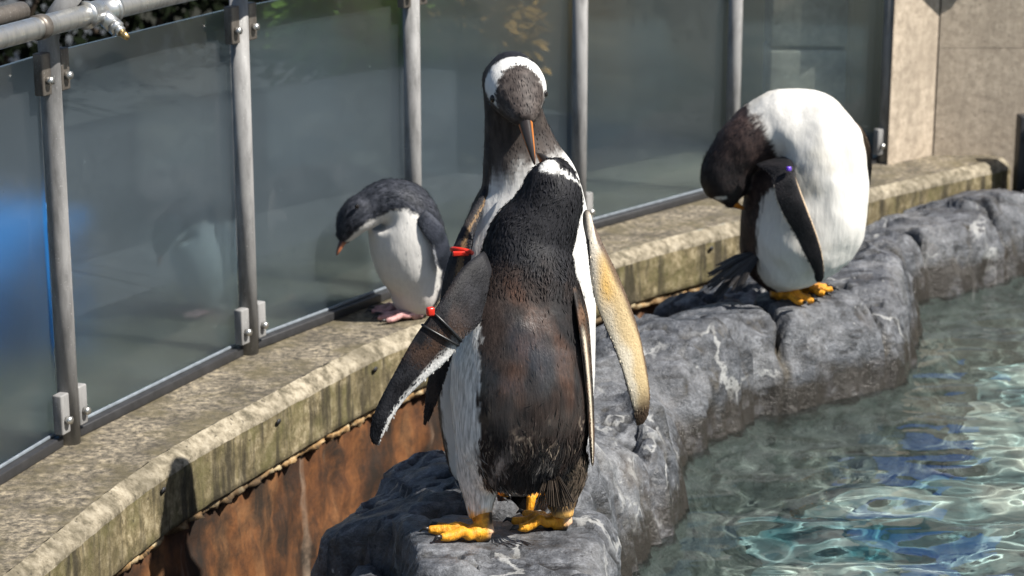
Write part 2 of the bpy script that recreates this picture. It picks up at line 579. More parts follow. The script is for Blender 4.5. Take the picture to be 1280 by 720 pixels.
def build_rock():
    xs = np.arange(-.85, 2.5, .0105); ys = np.arange(2.9, 7.35, .0105)
    X, Y = np.meshgrid(xs, ys)
    P = np.c_[X.ravel(), Y.ravel()]
    # push vertices sideways a little on steep flanks so they are not pure height-field
    Z, ck = rock_height(P, True)
    P3 = np.c_[P, Z]
    off = fbm(P3 * [1, 1, 2.2] + 40, 7, 4, .6) * .012
    V = np.c_[P[:, 0] + off, P[:, 1] - off * .7, Z]
    nx, ny = len(xs), len(ys)
    i = (np.arange(ny - 1)[:, None] * nx + np.arange(nx - 1)[None]).ravel()
    Fc = np.stack([i, i + 1, i + nx + 1, i + nx], 1)
    # leave out what lies behind the pool wall
    fr = pl_dist(P, FRONT)
    keep = (fr[Fc[:, 0]] < .02) & (Z[Fc].max(1) > -.80)
    o = mesh_obj('rock_bank', V, Fc[keep], M['rock'], col=np.repeat(ck[:, None], 3, 1))
    tag(o, 'grey sculpted rock bank between pool wall and water', 'rock', kind='structure')
    return o


rock = build_rock()

# pool floor and water
fl = NT('pool_floor')
ff = fl.noise(fl.pos(), 3.5, 5, .6)
fl.set(Base_Color=fl.ramp(ff, [(.34, (.022, .095, .11)), (.5, (.16, .225, .22)), (.66, (.47, .475, .41))]), Roughness=.8)
pool_floor = mesh_obj('pool_floor', [(-2.5, 1.2, -.74), (9, 1.2, -.74), (9, 9.5, -.74), (-2.5, 9.5, -.74)], [[0, 1, 2, 3]], fl.m, smooth=False)
tag(pool_floor, 'pale teal floor of the pool under water', 'floor', kind='structure')


def build_water():
    step = .016
    xs = np.arange(-.10, 5.4, step); ys = np.arange(2.4, 7.3, step)
    X, Y = np.meshgrid(xs, ys)
    P = np.c_[X.ravel(), Y.ravel()]
    P3 = np.c_[P, np.zeros(len(P))]
    z = fbm(np.c_[P[:, 0] * 1.0, P[:, 1] * 1.5, P3[:, 2]] + 3, 2.2, 2) * .010
    z += fbm(np.c_[P[:, 0] * 1.0 + P[:, 1] * .3, P[:, 1] * 1.8, P3[:, 2]] + 13, 5.0, 1) * .0062
    z += fbm(np.c_[P[:, 0] * 1.0 - P[:, 1] * .2, P[:, 1] * 1.6, P3[:, 2]] + 23, 9.5, 2) * .0032
    V = np.c_[P, WATER_Z + z]
    nx, ny = len(xs), len(ys)
    i = (np.arange(ny - 1)[:, None] * nx + np.arange(nx - 1)[None]).ravel()
    Fc = np.stack([i, i + 1, i + nx + 1, i + nx], 1)
    fr = pl_dist(P, BACK)
    keep = fr[Fc[:, 0]] < 0.05
    o = mesh_obj('water', V, Fc[keep], M['water'])
    tag(o, 'rippling clear pool water', 'water', kind='structure')
    return o


water = build_water()
try:
    water.cycles.is_caustics_caster = True
    pool_floor.cycles.is_caustics_receiver = True
    rock.cycles.is_caustics_receiver = True
    sun_d.cycles.is_caustics_light = True
except Exception as ex:
    print('caustics flags', ex)

# ------------------------------------------------------------------ pool wall with coping
def sweep(poly, profile, step=.016, jitter=0.0, seed=0, chip=()):
    """profile: (offset away from the pool, z). Open strip along poly."""
    C = resample(poly, step)
    T = np.gradient(C, axis=0); T /= np.linalg.norm(T, axis=1)[:, None]
    N = np.c_[-T[:, 1], T[:, 0]]            # left of travel = away from the pool
    k = len(profile)
    V = np.zeros((len(C), k, 3))
    for j, (o, z) in enumerate(profile):
        V[:, j, :2] = C + N * o
        V[:, j, 2] = z
    V = V.reshape(-1, 3)
    if jitter:
        d = fbm(V + seed, 22, 3) * jitter
        d2 = fbm(V + seed + 50, 60, 2) * jitter * .5
        Nn = np.repeat(np.c_[N, np.zeros(len(N))], k, 0)
        V = V - Nn * (d + d2)[:, None]
        V[:, 2] += fbm(V + seed + 9, 18, 3) * jitter * .5
    Fc = []
    for i in range(len(C) - 1):
        for j in range(k - 1):
            a = i * k + j
            Fc.append([a, a + 1, a + k + 1, a + k])
    return V, Fc


pw = root('pool_wall', (-.3, 5.1, -.5), 'curved concrete pool wall with weathered coping and rust-stained face below the glass', 'wall')
top_prof = [(.80, -.15), (.80, -.001)] + [(o, 0.0) for o in np.linspace(.795, .034, 24)]
V, Fc = sweep(FRONT, top_prof, .02, .003, 4)
mesh_obj('coping_top', V, Fc, M['coping'], pw)
V, Fc = sweep(FRONT, [(.034, .0), (.025, -.006), (.012, -.015), (.002, -.024), (.0, -.034)], .008, .0022, 8)
mesh_obj('coping_edge', V, Fc, mat_concrete('worn_edge', (.28, .24, .17), (.10, .085, .055), (.44, .385, .29), bump=.9), pw)
V, Fc = sweep(FRONT, [(.0, -.034)] + [(0, z) for z in np.linspace(-.045, -.148, 10)] + [(.008, -.157), (.05, -.159)], .012, .0022, 8)
mesh_obj('fascia', V, Fc, M['fascia'], pw)
V, Fc = sweep(FRONT, [(.03, z) for z in np.linspace(-.15, -1.0, 24)], .02, .012, 20)
mesh_obj('lower_face', V, Fc, M['rust'], pw)
# crust of lime along the joint below the coping
V, Fc = sweep(FRONT, [(.03, -.156), (.012, -.161), (.010, -.172), (.03, -.182)], .008, .016, 33)
mesh_obj('lime_crust', V, Fc, mat_concrete('lime_crust', (.34, .2, .08), (.03, .02, .012), (.5, .4, .24), scale=.6), pw)
# drainage holes in the fascia
Cf = resample(FRONT, .01)
for s_at, zz in ((162, -.045), (215, -.05), (262, -.05), (305, -.05), (395, -.05), (452, -.05), (500, -.05)):
    s_at = min(s_at, len(Cf) - 2)
    c = Cf[s_at]; t = Cf[s_at + 1] - Cf[s_at]; t /= np.linalg.norm(t); nn = np.array([t[1], -t[0]])
    p = np.array([c[0], c[1], zz])
    V, Fc = tube_vf([p + np.r_[nn * .004, 0], p + np.r_[nn * .007, -.001]], .008, 10)
    mesh_obj('drain_hole', V, Fc, M['rubber'], pw)

# ------------------------------------------------------------------ glass fence
gf = root('glass_fence', (POSTS[3][0], POSTS[3][1], 0), 'curved fence of dusty glass panes on galvanised steel posts along the pool wall', 'fence')
PP = [np.array(p) for p in POSTS]
GT = .812
dirs = []
for i, p in enumerate(PP):
    a = PP[max(0, i - 1)]; b = PP[min(len(PP) - 1, i + 1)]
    d = (b - a) / np.linalg.norm(b - a); dirs.append(d)
for i, p in enumerate(PP):
    d = dirs[i]; nin = np.array([d[1], -d[0]])            # towards the pool
    c = p + nin * .006
    r = .0213
    hgt = .86
    pts = [(c[0], c[1], .001), (c[0], c[1], .4), (c[0], c[1], hgt)]
    if i <= 2:       # upper arms lean in over the pool and carry the spray pipe
        pts += [(c[0] + nin[0] * .02, c[1] + nin[1] * .02, hgt + .03), (c[0] + nin[0] * .09 + d[0] * .03, c[1] + nin[1] * .09 + d[1] * .03, hgt + .13)]
    V, Fc = tube_vf(pts, r, 20)
    po = mesh_obj('post', V, Fc, M['steel'], gf)
    rz = math.atan2(d[1], d[0])
    for sgn in (-1, 1):
        for zc, hh, m in ((.075, .085, 'steel'), (GT - .03, .085, 'dull')):
            q = c + d * sgn * (r + .012) + nin * .004
            V, Fc = box_vf(q[0], q[1], zc, .030, .022, hh, rz, .003)
            mesh_obj('clamp', V, Fc, M[m], po)
            bq = q + nin * .012
            V, Fc = tube_vf([(bq[0], bq[1], zc - .012), (bq[0] + nin[0] * .012, bq[1] + nin[1] * .012, zc - .012)], .0085, 6)
            mesh_obj('bolt', V, Fc, M['bright'], po)
for pi, (a, b) in enumerate(zip(PP[:-1], PP[1:])):
    d = b - a; L = np.linalg.norm(d); d /= L; nout = np.array([-d[1], d[0]])
    mid = (a + b) / 2 + nout * .022
    rz = math.atan2(d[1], d[0])
    V, Fc = box_vf(mid[0], mid[1], (GT + .02) / 2, L - .012, .010, GT - .02, rz, .001)
    mesh_obj('glass_pane', V, Fc, M['clear_glass' if pi == len(PP) - 2 else 'frosted' if pi == 1 else 'glass'], gf, smooth=False)
    q = (a + b) / 2 + nout * .012
    V, Fc = box_vf(q[0], q[1], .011, L - .05, .034, .022, rz, .003)
    mesh_obj('bottom_channel', V, Fc, M['rubber'], gf)
    q = (a + b) / 2 + nout * .016
    V, Fc = box_vf(q[0], q[1], .0255, L - .06, .006, .006, rz, .001)
    mesh_obj('sealant_bead', V, Fc, M['seal'], gf)

# ------------------------------------------------------------------ spray pipe on the fence
PZ = .893
sp = root('spray_pipe', (-.85, 4.35, PZ), 'bright galvanised water pipe with spray nozzle crossing the top left corner', 'pipe')
pl = []
for i in (0, 1, 2, 3, 4):
    d = dirs[i]; nin = np.array([d[1], -d[0]])
    c = PP[i] + nin * .075
    pl.append((c[0], c[1], PZ))
PL = resample(np.array(pl), .03)
V, Fc = tube_vf(PL, .0215, 18)
mesh_obj('pipe', V, Fc, M['bright'], sp)


def pipe_at(px):
    k = np.argmin([abs(640 + FPX * q[0] / (q[1] * math.cos(PITCH) + (CAMZ - q[2]) * math.sin(PITCH)) - px) for q in PL])
    t = PL[min(k + 1, len(PL) - 1)] - PL[max(k - 1, 0)]
    return PL[k], t / np.linalg.norm(t)


q, t = pipe_at(128)
V, Fc = tube_vf([q - t * .045, q - t * .032, q - t * .03, q + t * .03, q + t * .032, q + t * .045],
                [.0255, .0265, .0245, .0245, .0265, .0255], 18)
tee = mesh_obj('tee_fitting', V, Fc, M['bright'], sp)
for sgn in (-1, 1):
    V, Fc = tube_vf([q + t * sgn * .040, q + t * sgn * .052], .0285, 18)
    mesh_obj('collar', V, Fc, M['bright'], tee)
nd = np.array([.55, -.35, -.40]); nd /= np.linalg.norm(nd)
V, Fc = tube_vf([q, q + nd * .045], .017, 14)
br = mesh_obj('nozzle_branch', V, Fc, M['bright'], sp)
V, Fc = tube_vf([q + nd * .043, q + nd * .058], .0165, 6)
mesh_obj('nut', V, Fc, M['bright'], br)
V, Fc = tube_vf([q + nd * .055, q + nd * .068], .012, 6)
mesh_obj('nut', V, Fc, M['bright'], br)
V, Fc = tube_vf([q + nd * .066, q + nd * .080, q + nd * .088], [.009, .008, .005], 10)
mesh_obj('spray_tip', V, Fc, M['brass'], br)
for px in (45, 290):
    q2, t2 = pipe_at(px)
    V, Fc = tube_vf([q2 - t2 * .012, q2 + t2 * .012], .0245, 18)
    mesh_obj('pipe_clamp', V, Fc, M['dull'], sp)
# second, duller rail behind the posts
rl = root('hand_rail', (-1.1, 4.4, .9), 'dull grey rail running behind the post in the top left corner', 'rail')
pl = [(PP[i][0] - dirs[i][1] * .05, PP[i][1] + dirs[i][0] * .05, .90) for i in (0, 1, 2)]
V, Fc = tube_vf(resample(np.array(pl), .05), .019, 14)
mesh_obj('tube', V, Fc, M['dull'], rl)

# ------------------------------------------------------------------ concrete wall at the right end
cw = root('concrete_wall', (1.5, 7.3, 0), 'pale stained concrete wall beyond the end of the glass fence', 'wall')


def prism(poly, z0, z1):
    n = len(poly)
    V = [(x, y, z0) for x, y in poly] + [(x, y, z1) for x, y in poly]
    Fc = [[i, (i + 1) % n, n + (i + 1) % n, n + i] for i in range(n)] + [list(range(n))[::-1], [n + i for i in range(n)]]
    return np.array(V, float), Fc


V, Fc = prism([(1.222, 7.135), (1.395, 7.290), (1.60, 7.8), (1.42, 7.9)], -.3, 3.2)
mesh_obj('pilaster', V, Fc, M['wall'], cw, smooth=False)
for z0, z1 in ((-.3, .3572), (.3588, 1.25), (1.2525, 2.15), (2.1525, 3.2)):
    V, Fc = prism([(1.400, 7.288), (5.2, 7.36), (5.2, 7.7), (1.63, 7.7)], z0, z1)
    mesh_obj('panel', V, Fc, M['wall'], cw, smooth=False)
bs = root('blue_board', (1.33, 7.1, .72), 'blue board mounted on the concrete wall, seen only as reflection in the water', 'board')
V, Fc = box_vf(1.40, 7.18, 1.0, .36, .02, .66, .35, .004)
mesh_obj('board_face', V, Fc, mat_plain('blue_paint', (.03, .17, .75), .35), bs)
for k in (-.12, .12):
    V, Fc = box_vf(1.40 + k, 7.235 + k * .36, .97, .03, .05, .5, .35, .003)
    mesh_obj('bracket', V, Fc, M['dull'], bs)

dp = root('metal_stub', (1.665, 7.12, -.1), 'short dark metal upright where the coping ends at the right edge', 'pipe')
V, Fc = box_vf(1.668, 7.165, .03, .045, .05, .26, .1, .004)
mesh_obj('upright', V, Fc, M['rubber'], dp)
V, Fc = box_vf(1.70, 7.13, .03, .03, .05, .24, .1, .004)
mesh_obj('plate', V, Fc, M['dull'], dp)
V, Fc = tube_vf([(1.672, 7.13, .085), (1.672, 7.118, .085)], .009, 8)
mesh_obj('bolt', V, Fc, M['bright'], dp)

# ------------------------------------------------------------------ visitors' side behind the glass
gd = NT('walkway')
g1 = gd.noise(gd.pos(), 6, 6, .6)
gd.set(Base_Color=gd.ramp(g1, [(.3, (.045, .05, .054)), (.7, (.08, .085, .09))]), Roughness=.85)  # shade over the passage is put into this dark floor colour
outer = resample(FRONT, .1)
T = np.gradient(outer, axis=0); T /= np.linalg.norm(T, axis=1)[:, None]
N = np.c_[-T[:, 1], T[:, 0]]
inn = outer + N * .79
far = outer * 0
far = inn + N * np.array([400.0])
V = np.r_[np.c_[inn, np.full(len(inn), -.14)], np.c_[far, np.full(len(far), -.14)]]
n_ = len(inn)
walk = mesh_obj('ground', V, [[i, i + 1, n_ + i + 1, n_ + i] for i in range(n_ - 1)], gd.m, smooth=False)
tag(walk, 'paved visitor walkway behind the glass, its shade put into the colour', 'ground', kind='structure')
V = [(-60, -60, -.05), (60, -60, -.05), (60, 1.2, -.05), (-60, 1.2, -.05)]
deck = mesh_obj('near_deck', V, [[0, 1, 2, 3]], gd.m, smooth=False)
tag(deck, 'paved deck on the near side of the pool', 'deck', kind='structure')

bw = root('walkway_wall', (-1.6, 6.6, -.14), 'low wall behind the visitor walkway, coloured dark for its shade, blurred through the glass', 'wall')
Cb = resample(FRONT[1:10], .1)
T = np.gradient(Cb, axis=0); T /= np.linalg.norm(T, axis=1)[:, None]
N = np.c_[-T[:, 1], T[:, 0]]
a_, b_ = Cb + N * 1.55, Cb + N * 1.75
n_ = len(Cb)
V = np.r_[np.c_[a_, np.full(n_, -.14)], np.c_[a_, np.full(n_, .22)], np.c_[b_, np.full(n_, .22)], np.c_[b_, np.full(n_, -.14)]]
Fc = []
for i in range(n_ - 1):
    for k in range(3):
        Fc.append([k * n_ + i, k * n_ + i + 1, (k + 1) * n_ + i + 1, (k + 1) * n_ + i])
mesh_obj('wall_face', V, Fc, mat_concrete('shaded_render', (.03, .034, .04), (.016, .019, .024), (.05, .054, .058)), bw)  # darkened colour carries the passage's shade on this wall

bp = root('blue_hoarding', (-1.35, 5.1, -.14), 'bright blue panel blurred behind the leftmost glass pane', 'hoarding')
V, Fc = box_vf(-1.42, 5.02, .12, .70, .03, .46, .25, .01)
mesh_obj('panel_face', V, Fc, mat_plain('blue_sheet', (.025, .20, .52), .6), bp)
for k in (-.22, .22):
    V, Fc = box_vf(-1.36 + k, 4.99 + k * .25, .03, .04, .04, .34, .25, .004)
    mesh_obj('leg', V, Fc, M['dull'], bp)

pc = root('concrete_pillar', (.97, 7.32, -.14), 'pale concrete pillar blurred behind the last glass pane', 'pillar')
V, Fc = box_vf(.965, 7.33, .11, .25, .2, .50, .0, .008)
mesh_obj('shaft', V, Fc, M['wall'], pc)
V, Fc = box_vf(.965, 7.33, 1.7, .25, .2, 2.66, .0, .008)
mesh_obj('shaft', V, Fc, M['wall'], pc)

# shrubs beyond the walkway
leafm = NT('leaf')
oi = leafm.n.new('ShaderNodeAttribute'); oi.attribute_name = 'Col'
leafm.set(Base_Color=oi.outputs['Color'], Roughness=.9)
leafm.b.inputs['Specular IOR Level'].default_value = .1


def shrub(x, y, h, wdt, seed, label, tint):
    r = np.random.default_rng(seed)
    o = root('shrub', (x, y, -.14), label, 'shrub', 'shrubs beyond the walkway')
    base = np.array([x, y, -.14])
    sv = []
    for k in range(7):
        a = r.uniform(0, 2 * math.pi); e = base + np.array([math.cos(a) * wdt * .5, math.sin(a) * wdt * .5, h * r.uniform(.6, .95)])
        mid = base + (e - base) * .5 + r.normal(0, .03, 3)
        sv.append(tube_vf([base, mid, e], [.016, .011, .004], 6))
    V, Fc = join_vf(sv)
    mesh_obj('stems', V, Fc, mat_plain('bark', (.07, .05, .035), .8), o)
    nL = 1700
    u = r.normal(size=(nL, 3)); u /= np.linalg.norm(u, axis=1)[:, None]
    rad = r.uniform(.25, 1, nL) ** .5
    ctr = base + np.array([0, 0, h * .55])
    p = ctr + u * rad[:, None] * np.array([wdt * .6, wdt * .6, h * .52])
    p += (fbm(p, 5, 2) * .12)[:, None] * u
    L = r.uniform(.05, .10, nL)
    d = u + r.normal(0, .5, (nL, 3)); d /= np.linalg.norm(d, axis=1)[:, None]
    sd = np.cross(d, r.normal(size=(nL, 3))); sd /= np.linalg.norm(sd, axis=1)[:, None]
    A = p; B = p + d * (L * .5)[:, None] + sd * (L * .22)[:, None]; C_ = p + d * L[:, None]; D_ = p + d * (L * .5)[:, None] - sd * (L * .22)[:, None]
    V = np.stack([A, B, C_, D_], 1).reshape(-1, 3)
    Fc = np.arange(nL * 4).reshape(-1, 4)
    c = np.repeat(np.asarray(tint)[None] * r.uniform(.5, 1.4, (nL, 1)) * (.12 if tint[0] < .05 else 1.7), 4, 0)
    mesh_obj('foliage', V, Fc, leafm.m, o, col=c, smooth=False)


shr = [(-2.75, 8.0, 1.0, .9, (.035, .06, .02)), (-2.15, 8.9, 1.0, .9, (.03, .055, .018)), (-1.6, 9.6, 1.1, .9, (.035, .06, .02)), (-1.0, 10.2, 1.0, .9, (.04, .06, .02)),
       (-.62, 8.7, .8, .6, (.12, .2, .04)), (-.2, 8.8, .75, .5, (.22, .13, .04)), (.8, 11.0, .9, .9, (.03, .05, .02)), (-3.4, 7.3, 1.0, .9, (.035, .06, .02))]
lab = ['dark green shrub beyond the walkway, second from the left', 'dark green shrub beyond the walkway behind the second post', 'dark green shrub beyond the third glass pane',
       'dark green shrub left of the bright yellow-green one', 'bright yellow-green shrub blurred behind the third post', 'tan-leaved shrub blurred beside the bright green one',
       'dark shrub at the right end of the row behind the penguin heads', 'leftmost dark green shrub beyond the walkway']
for k, (x, y, h, wd, t_) in enumerate(shr):
    shrub(x, y, h, wd, 100 + k, lab[k], t_)


# ------------------------------------------------------------------ penguins
def make_loft(rings, n=64, nth=56):
    """rings: rows (point, facing, half width, front depth, back depth)"""
    A = np.array([np.r_[r[0], r[1], r[2], r[3], r[4]] for r in rings], float)
    B, t = catmull(A, n)
    C = B[:, :3]; Fv = B[:, 3:6]; a = np.maximum(B[:, 6], .004); bf = np.maximum(B[:, 7], .004); bb = np.maximum(B[:, 8], .004)
    T = np.gradient(C, axis=0); T /= np.linalg.norm(T, axis=1)[:, None]
    Fp = Fv - (Fv * T).sum(1)[:, None] * T
    Fp /= np.linalg.norm(Fp, axis=1)[:, None]
    L = np.cross(T, Fp)
    th = np.linspace(0, 2 * math.pi, nth, endpoint=False)      # 0 = belly, + towards L
    cs, sn = np.cos(th), np.sin(th)
    depth = np.where(cs[None] > 0, bf[:, None], bb[:, None])
    V = C[:, None] + (depth * cs[None])[..., None] * Fp[:, None] + (a[:, None] * sn[None])[..., None] * L[:, None]
    ang = np.degrees(np.where(th > math.pi, th - 2 * math.pi, th))
    tt = np.repeat(t[:, None], nth, 1); aa = np.repeat(ang[None], n, 0); TT = np.repeat(T[:, None], nth, 1)
    V = np.r_[V.reshape(-1, 3), C[:1], C[-1:]]
    Fc = []
    for i in range(n - 1):
        for j in range(nth):
            b = i * nth; k = (j + 1) % nth
            Fc.append([b + j, b + k, b + nth + k, b + nth + j])
    for j in range(nth):
        k = (j + 1) % nth
        Fc.append([n * nth, k, j]); Fc.append([n * nth + 1, (n - 1) * nth + j, (n - 1) * nth + k])
    return dict(V=V, F=Fc, t=np.r_[tt.ravel(), 0, t[-1]], ang=np.r_[aa.ravel(), 0, 0], T=np.r_[TT.reshape(-1, 3), T[:1], T[-1:]])


def remesh(V, Fc, voxel, smooth=4):
    me = bpy.data.meshes.new('tmp'); me.from_pydata(np.asarray(V).tolist(), [], Fc)
    o = bpy.data.objects.new('tmp', me); COL.objects.link(o)
    m = o.modifiers.new('r', 'REMESH'); m.mode = 'VOXEL'; m.voxel_size = voxel; m.use_smooth_shade = True
    if smooth:
        s = o.modifiers.new('s', 'SMOOTH'); s.iterations = smooth; s.factor = .5
    dg = bpy.context.evaluated_depsgraph_get()
    ev = o.evaluated_get(dg)
    em = ev.to_mesh()
    n = len(em.vertices)
    P = np.zeros(n * 3); em.vertices.foreach_get('co', P)
    Nn = np.zeros(n * 3); em.vertices.foreach_get('normal', Nn)
    F2 = [list(p.vertices) for p in em.polygons]
    ev.to_mesh_clear()
    bpy.data.objects.remove(o); bpy.data.meshes.remove(me)
    return P.reshape(-1, 3), F2, Nn.reshape(-1, 3)


def build_body(rt, lofts, m, voxel=.0055, dens=26000, flen=(.010, .018), fw=.0022, lift=.16, seed=0, colvar=.25, fmat=None, smooth=4, flen_fn=None, fold=.0, fold_f=20, keep_fn=None, clump=.16, rise=.0006, white_keep=.02, gloss_fn=None, lift_fn=None, fold2=.0):
    """lofts: list of (loft, colour function). One skin, coloured by where it lies on the bird, with small feathers over it."""
    V, Fc = join_vf([(l['V'], l['F']) for l, _ in lofts])
    P, F2, Nn = remesh(V, Fc, voxel, smooth)
    if fold2:
        P = P + Nn * (fbm(P * [1, 1, .8] + 3, 6.5, 2) * fold2)[:, None]
    if fold:
        P = P + Nn * ((fbm(P * [1, 1, .5], fold_f, 3)) * fold)[:, None]
    kd = kdtree.KDTree(len(V))
    for i, v in enumerate(V): kd.insert(v, i)
    kd.balance()
    idx = np.array([kd.find(p)[1] for p in P])
    C = np.zeros((len(P), 3)); flow = np.zeros((len(P), 3)); tpar = np.zeros(len(P))
    o = 0
    for l, fn in lofts:
        k = len(l['V']); sel = (idx >= o) & (idx < o + k)
        j = idx[sel] - o
        if sel.any():
            C[sel] = fn(l['t'][j], l['ang'][j], P[sel])
            flow[sel] = -l['T'][j]
            tpar[sel] = l['t'][j]
        o += k
    # smooth noise in the skin colour is part of the pattern functions
    A_ = np.zeros(len(P)) if gloss_fn is None else gloss_fn(tpar, P)
    body = mesh_obj('body', P, F2, m, rt, col=np.c_[C, A_])
    r = np.random.default_rng(seed)
    n = dens
    k = r.integers(0, len(P), n)
    if keep_fn is not None:
        k = k[r.uniform(0, 1, n) < keep_fn(tpar[k])]; n = len(k)
    k = k[r.uniform(0, 1, n) < np.where(C[k].mean(1) > .25, white_keep, 1.0)]; n = len(k)
    Nk = Nn[k]; fl_ = flow[k] + r.normal(0, .12, (n, 3)) + np.stack([fbm(P[k] + 7 * q_, 26, 2) for q_ in range(3)], 1) * clump
    fl_ = fl_ - (fl_ * Nk).sum(1)[:, None] * Nk
    fl_ /= np.linalg.norm(fl_, axis=1)[:, None] + 1e-9
    sd = np.cross(fl_, Nk)
    base = P[k] + r.normal(0, .0016, (n, 3)) - Nk * .001
    L = r.uniform(flen[0], flen[1], n)
    if flen_fn is not None: L = L * flen_fn(tpar[k])
    wv = fw * r.uniform(.6, 1.4, n)
    lf = lift * r.uniform(.4, 1.3, n)
    if lift_fn is not None: lf = lf * lift_fn(tpar[k])
    mid = base + fl_ * (L * .5)[:, None] + Nk * (L * .5 * lf + rise)[:, None]
    tip = base + fl_ * L[:, None] + Nk * (L * lf * .55)[:, None]
    Vf = np.stack([base, mid + sd * wv[:, None], tip, mid - sd * wv[:, None]], 1).reshape(-1, 3)
    Ff = np.arange(n * 4).reshape(-1, 4)
    v_ = r.uniform(1 - colvar, 1 + colvar, (n, 1))
    v_ = np.where((C[k].mean(1) > .3)[:, None], 1 + (v_ - 1) * .25, v_)
    c0 = C[k] * v_
    lum = C[k].mean(1)
    tipc = np.where((lum < .2)[:, None], c0 * r.uniform(.9, 2.1, (n, 1)) + r.choice([0, 0, 0, .02], (n, 1)), np.minimum(c0 * 1.03, .86))
    cc = np.stack([c0 * .97, c0, tipc, c0], 1).reshape(-1, 3)
    nn = np.repeat(Nk, 4, 0)
    mesh_obj('plumage', Vf, Ff, fmat or m, body, col=np.c_[np.clip(cc, 0, .88), np.repeat(A_[k] * .7, 4)], kind='stuff', normals=nn)
    return body, P, Nn


def flipper(rt, stations, thick, colfn, name='flipper', n=40, nu=14, seed=0, label=None, bend=0.0):
    """stations: (leading x,y,Y, trailing x,y,Y) from shoulder to tip"""
    A = np.array([np.r_[W(s[0], s[1], s[2]), W(s[3], s[4], s[5])] for s in stations])
    B, t = catmull(A, n)
    t = t / t[-1]
    Le, Tr = B[:, :3], B[:, 3:]
    along = np.gradient((Le + Tr) / 2, axis=0); acr = Tr - Le
    Nn = np.cross(along, acr); Nn /= np.linalg.norm(Nn, axis=1)[:, None]
    u = (1 - np.cos(np.linspace(0, math.pi, nu))) / 2
    prof = np.sqrt(np.clip(1 - (2 * u - 1) ** 2, 0, 1)) * (1.15 - .5 * u)
    tk = thick * (1 - .55 * t) * np.sqrt(np.clip((1.0 - t ** 8), .02, 1))
    up = Le[:, None] + acr[:, None] * u[None, :, None] + Nn[:, None] * (tk[:, None] * prof[None])[..., None]
    dn = Le[:, None] + acr[:, None] * u[None, :, None] - Nn[:, None] * (tk[:, None] * prof[None])[..., None]
    ring = np.concatenate([up, dn[:, 1:-1][:, ::-1]], 1)
    k = ring.shape[1]
    uu = np.r_[u, u[1:-1][::-1]]; side = np.r_[np.ones(nu), -np.ones(nu - 2)]
    V = ring.reshape(-1, 3)
    Fc = [[i * k + j, i * k + (j + 1) % k, (i + 1) * k + (j + 1) % k, (i + 1) * k + j] for i in range(n - 1) for j in range(k)]
    Fc.append([j for j in range(k)][::-1]); Fc.append([(n - 1) * k + j for j in range(k)])
    # subdivide for the colour pattern
    C = colfn(np.repeat(t, k), np.tile(uu, n), np.tile(side, n), V)
    o = mesh_obj(name, V, Fc, M['flipper'], rt, col=C)
    if label: o['label'] = label
    # scale-like feathers so that edges are not knife-clean
    r = np.random.default_rng(seed + 5)
    m_ = 3600
    ti = r.integers(1, n - 2, m_); ji = r.integers(0, k, m_)
    b0 = ring[ti, ji] + (ring[ti + 1, ji] - ring[ti, ji]) * r.uniform(0, 1, (m_, 1))
    b0 = b0 + (ring[ti, (ji + 1) % k] - ring[ti, ji]) * r.uniform(0, 1, (m_, 1))
    kp = (C.reshape(n, k, 3)[ti, ji].mean(1) < .2) | (r.uniform(0, 1, m_) < .06)
    ti, ji, b0 = ti[kp], ji[kp], b0[kp]; m_ = len(ti)
    nrm = np.where((side[ji] > 0)[:, None], Nn[ti], -Nn[ti])
    al = along[ti] / np.linalg.norm(along[ti], axis=1)[:, None] + r.normal(0, .15, (m_, 3)) + .35 * acr[ti] / np.linalg.norm(acr[ti], axis=1)[:, None]
    al -= (al * nrm).sum(1)[:, None] * nrm
    al /= np.linalg.norm(al, axis=1)[:, None]
    sd = np.cross(al, nrm)
    L = r.uniform(.004, .0075, m_)
    tip = b0 + al * L[:, None] + nrm * (.0003)
    mid = b0 + al * (L * .5)[:, None] + nrm * .0004
    Vf = np.stack([b0 - nrm * .0005, mid + sd * .0011, tip, mid - sd * .0011], 1).reshape(-1, 3)
    c0 = C.reshape(n, k, 3)[ti, ji] * r.uniform(.85, 1.18, (m_, 1))
    mesh_obj('scale_feathers', Vf, np.arange(m_ * 4).reshape(-1, 4), M['flipper'], o, col=np.clip(np.repeat(c0, 4, 0), 0, .88), kind='stuff',
             normals=np.repeat(nrm, 4, 0))
    return o, (Le, Tr, Nn, tk)


def band(parent, Le, Tr, Nn, tk, i, m, rr=.0035, name='flipper_band', tilt=0):
    """ring of plastic round a flipper at row i"""
    c = (Le[i] + Tr[i + tilt]) / 2; a = (Tr[i + tilt] - Le[i]) / 2 * 1.03; b = Nn[i] * (tk[i] * 1.0 + .003)
    th = np.linspace(0, 2 * math.pi, 33)
    pts = c + np.cos(th)[:, None] * a + np.sin(th)[:, None] * b
    V, Fc = tube_vf(pts, rr, 8)
    return mesh_obj(name, V, Fc, m, parent)


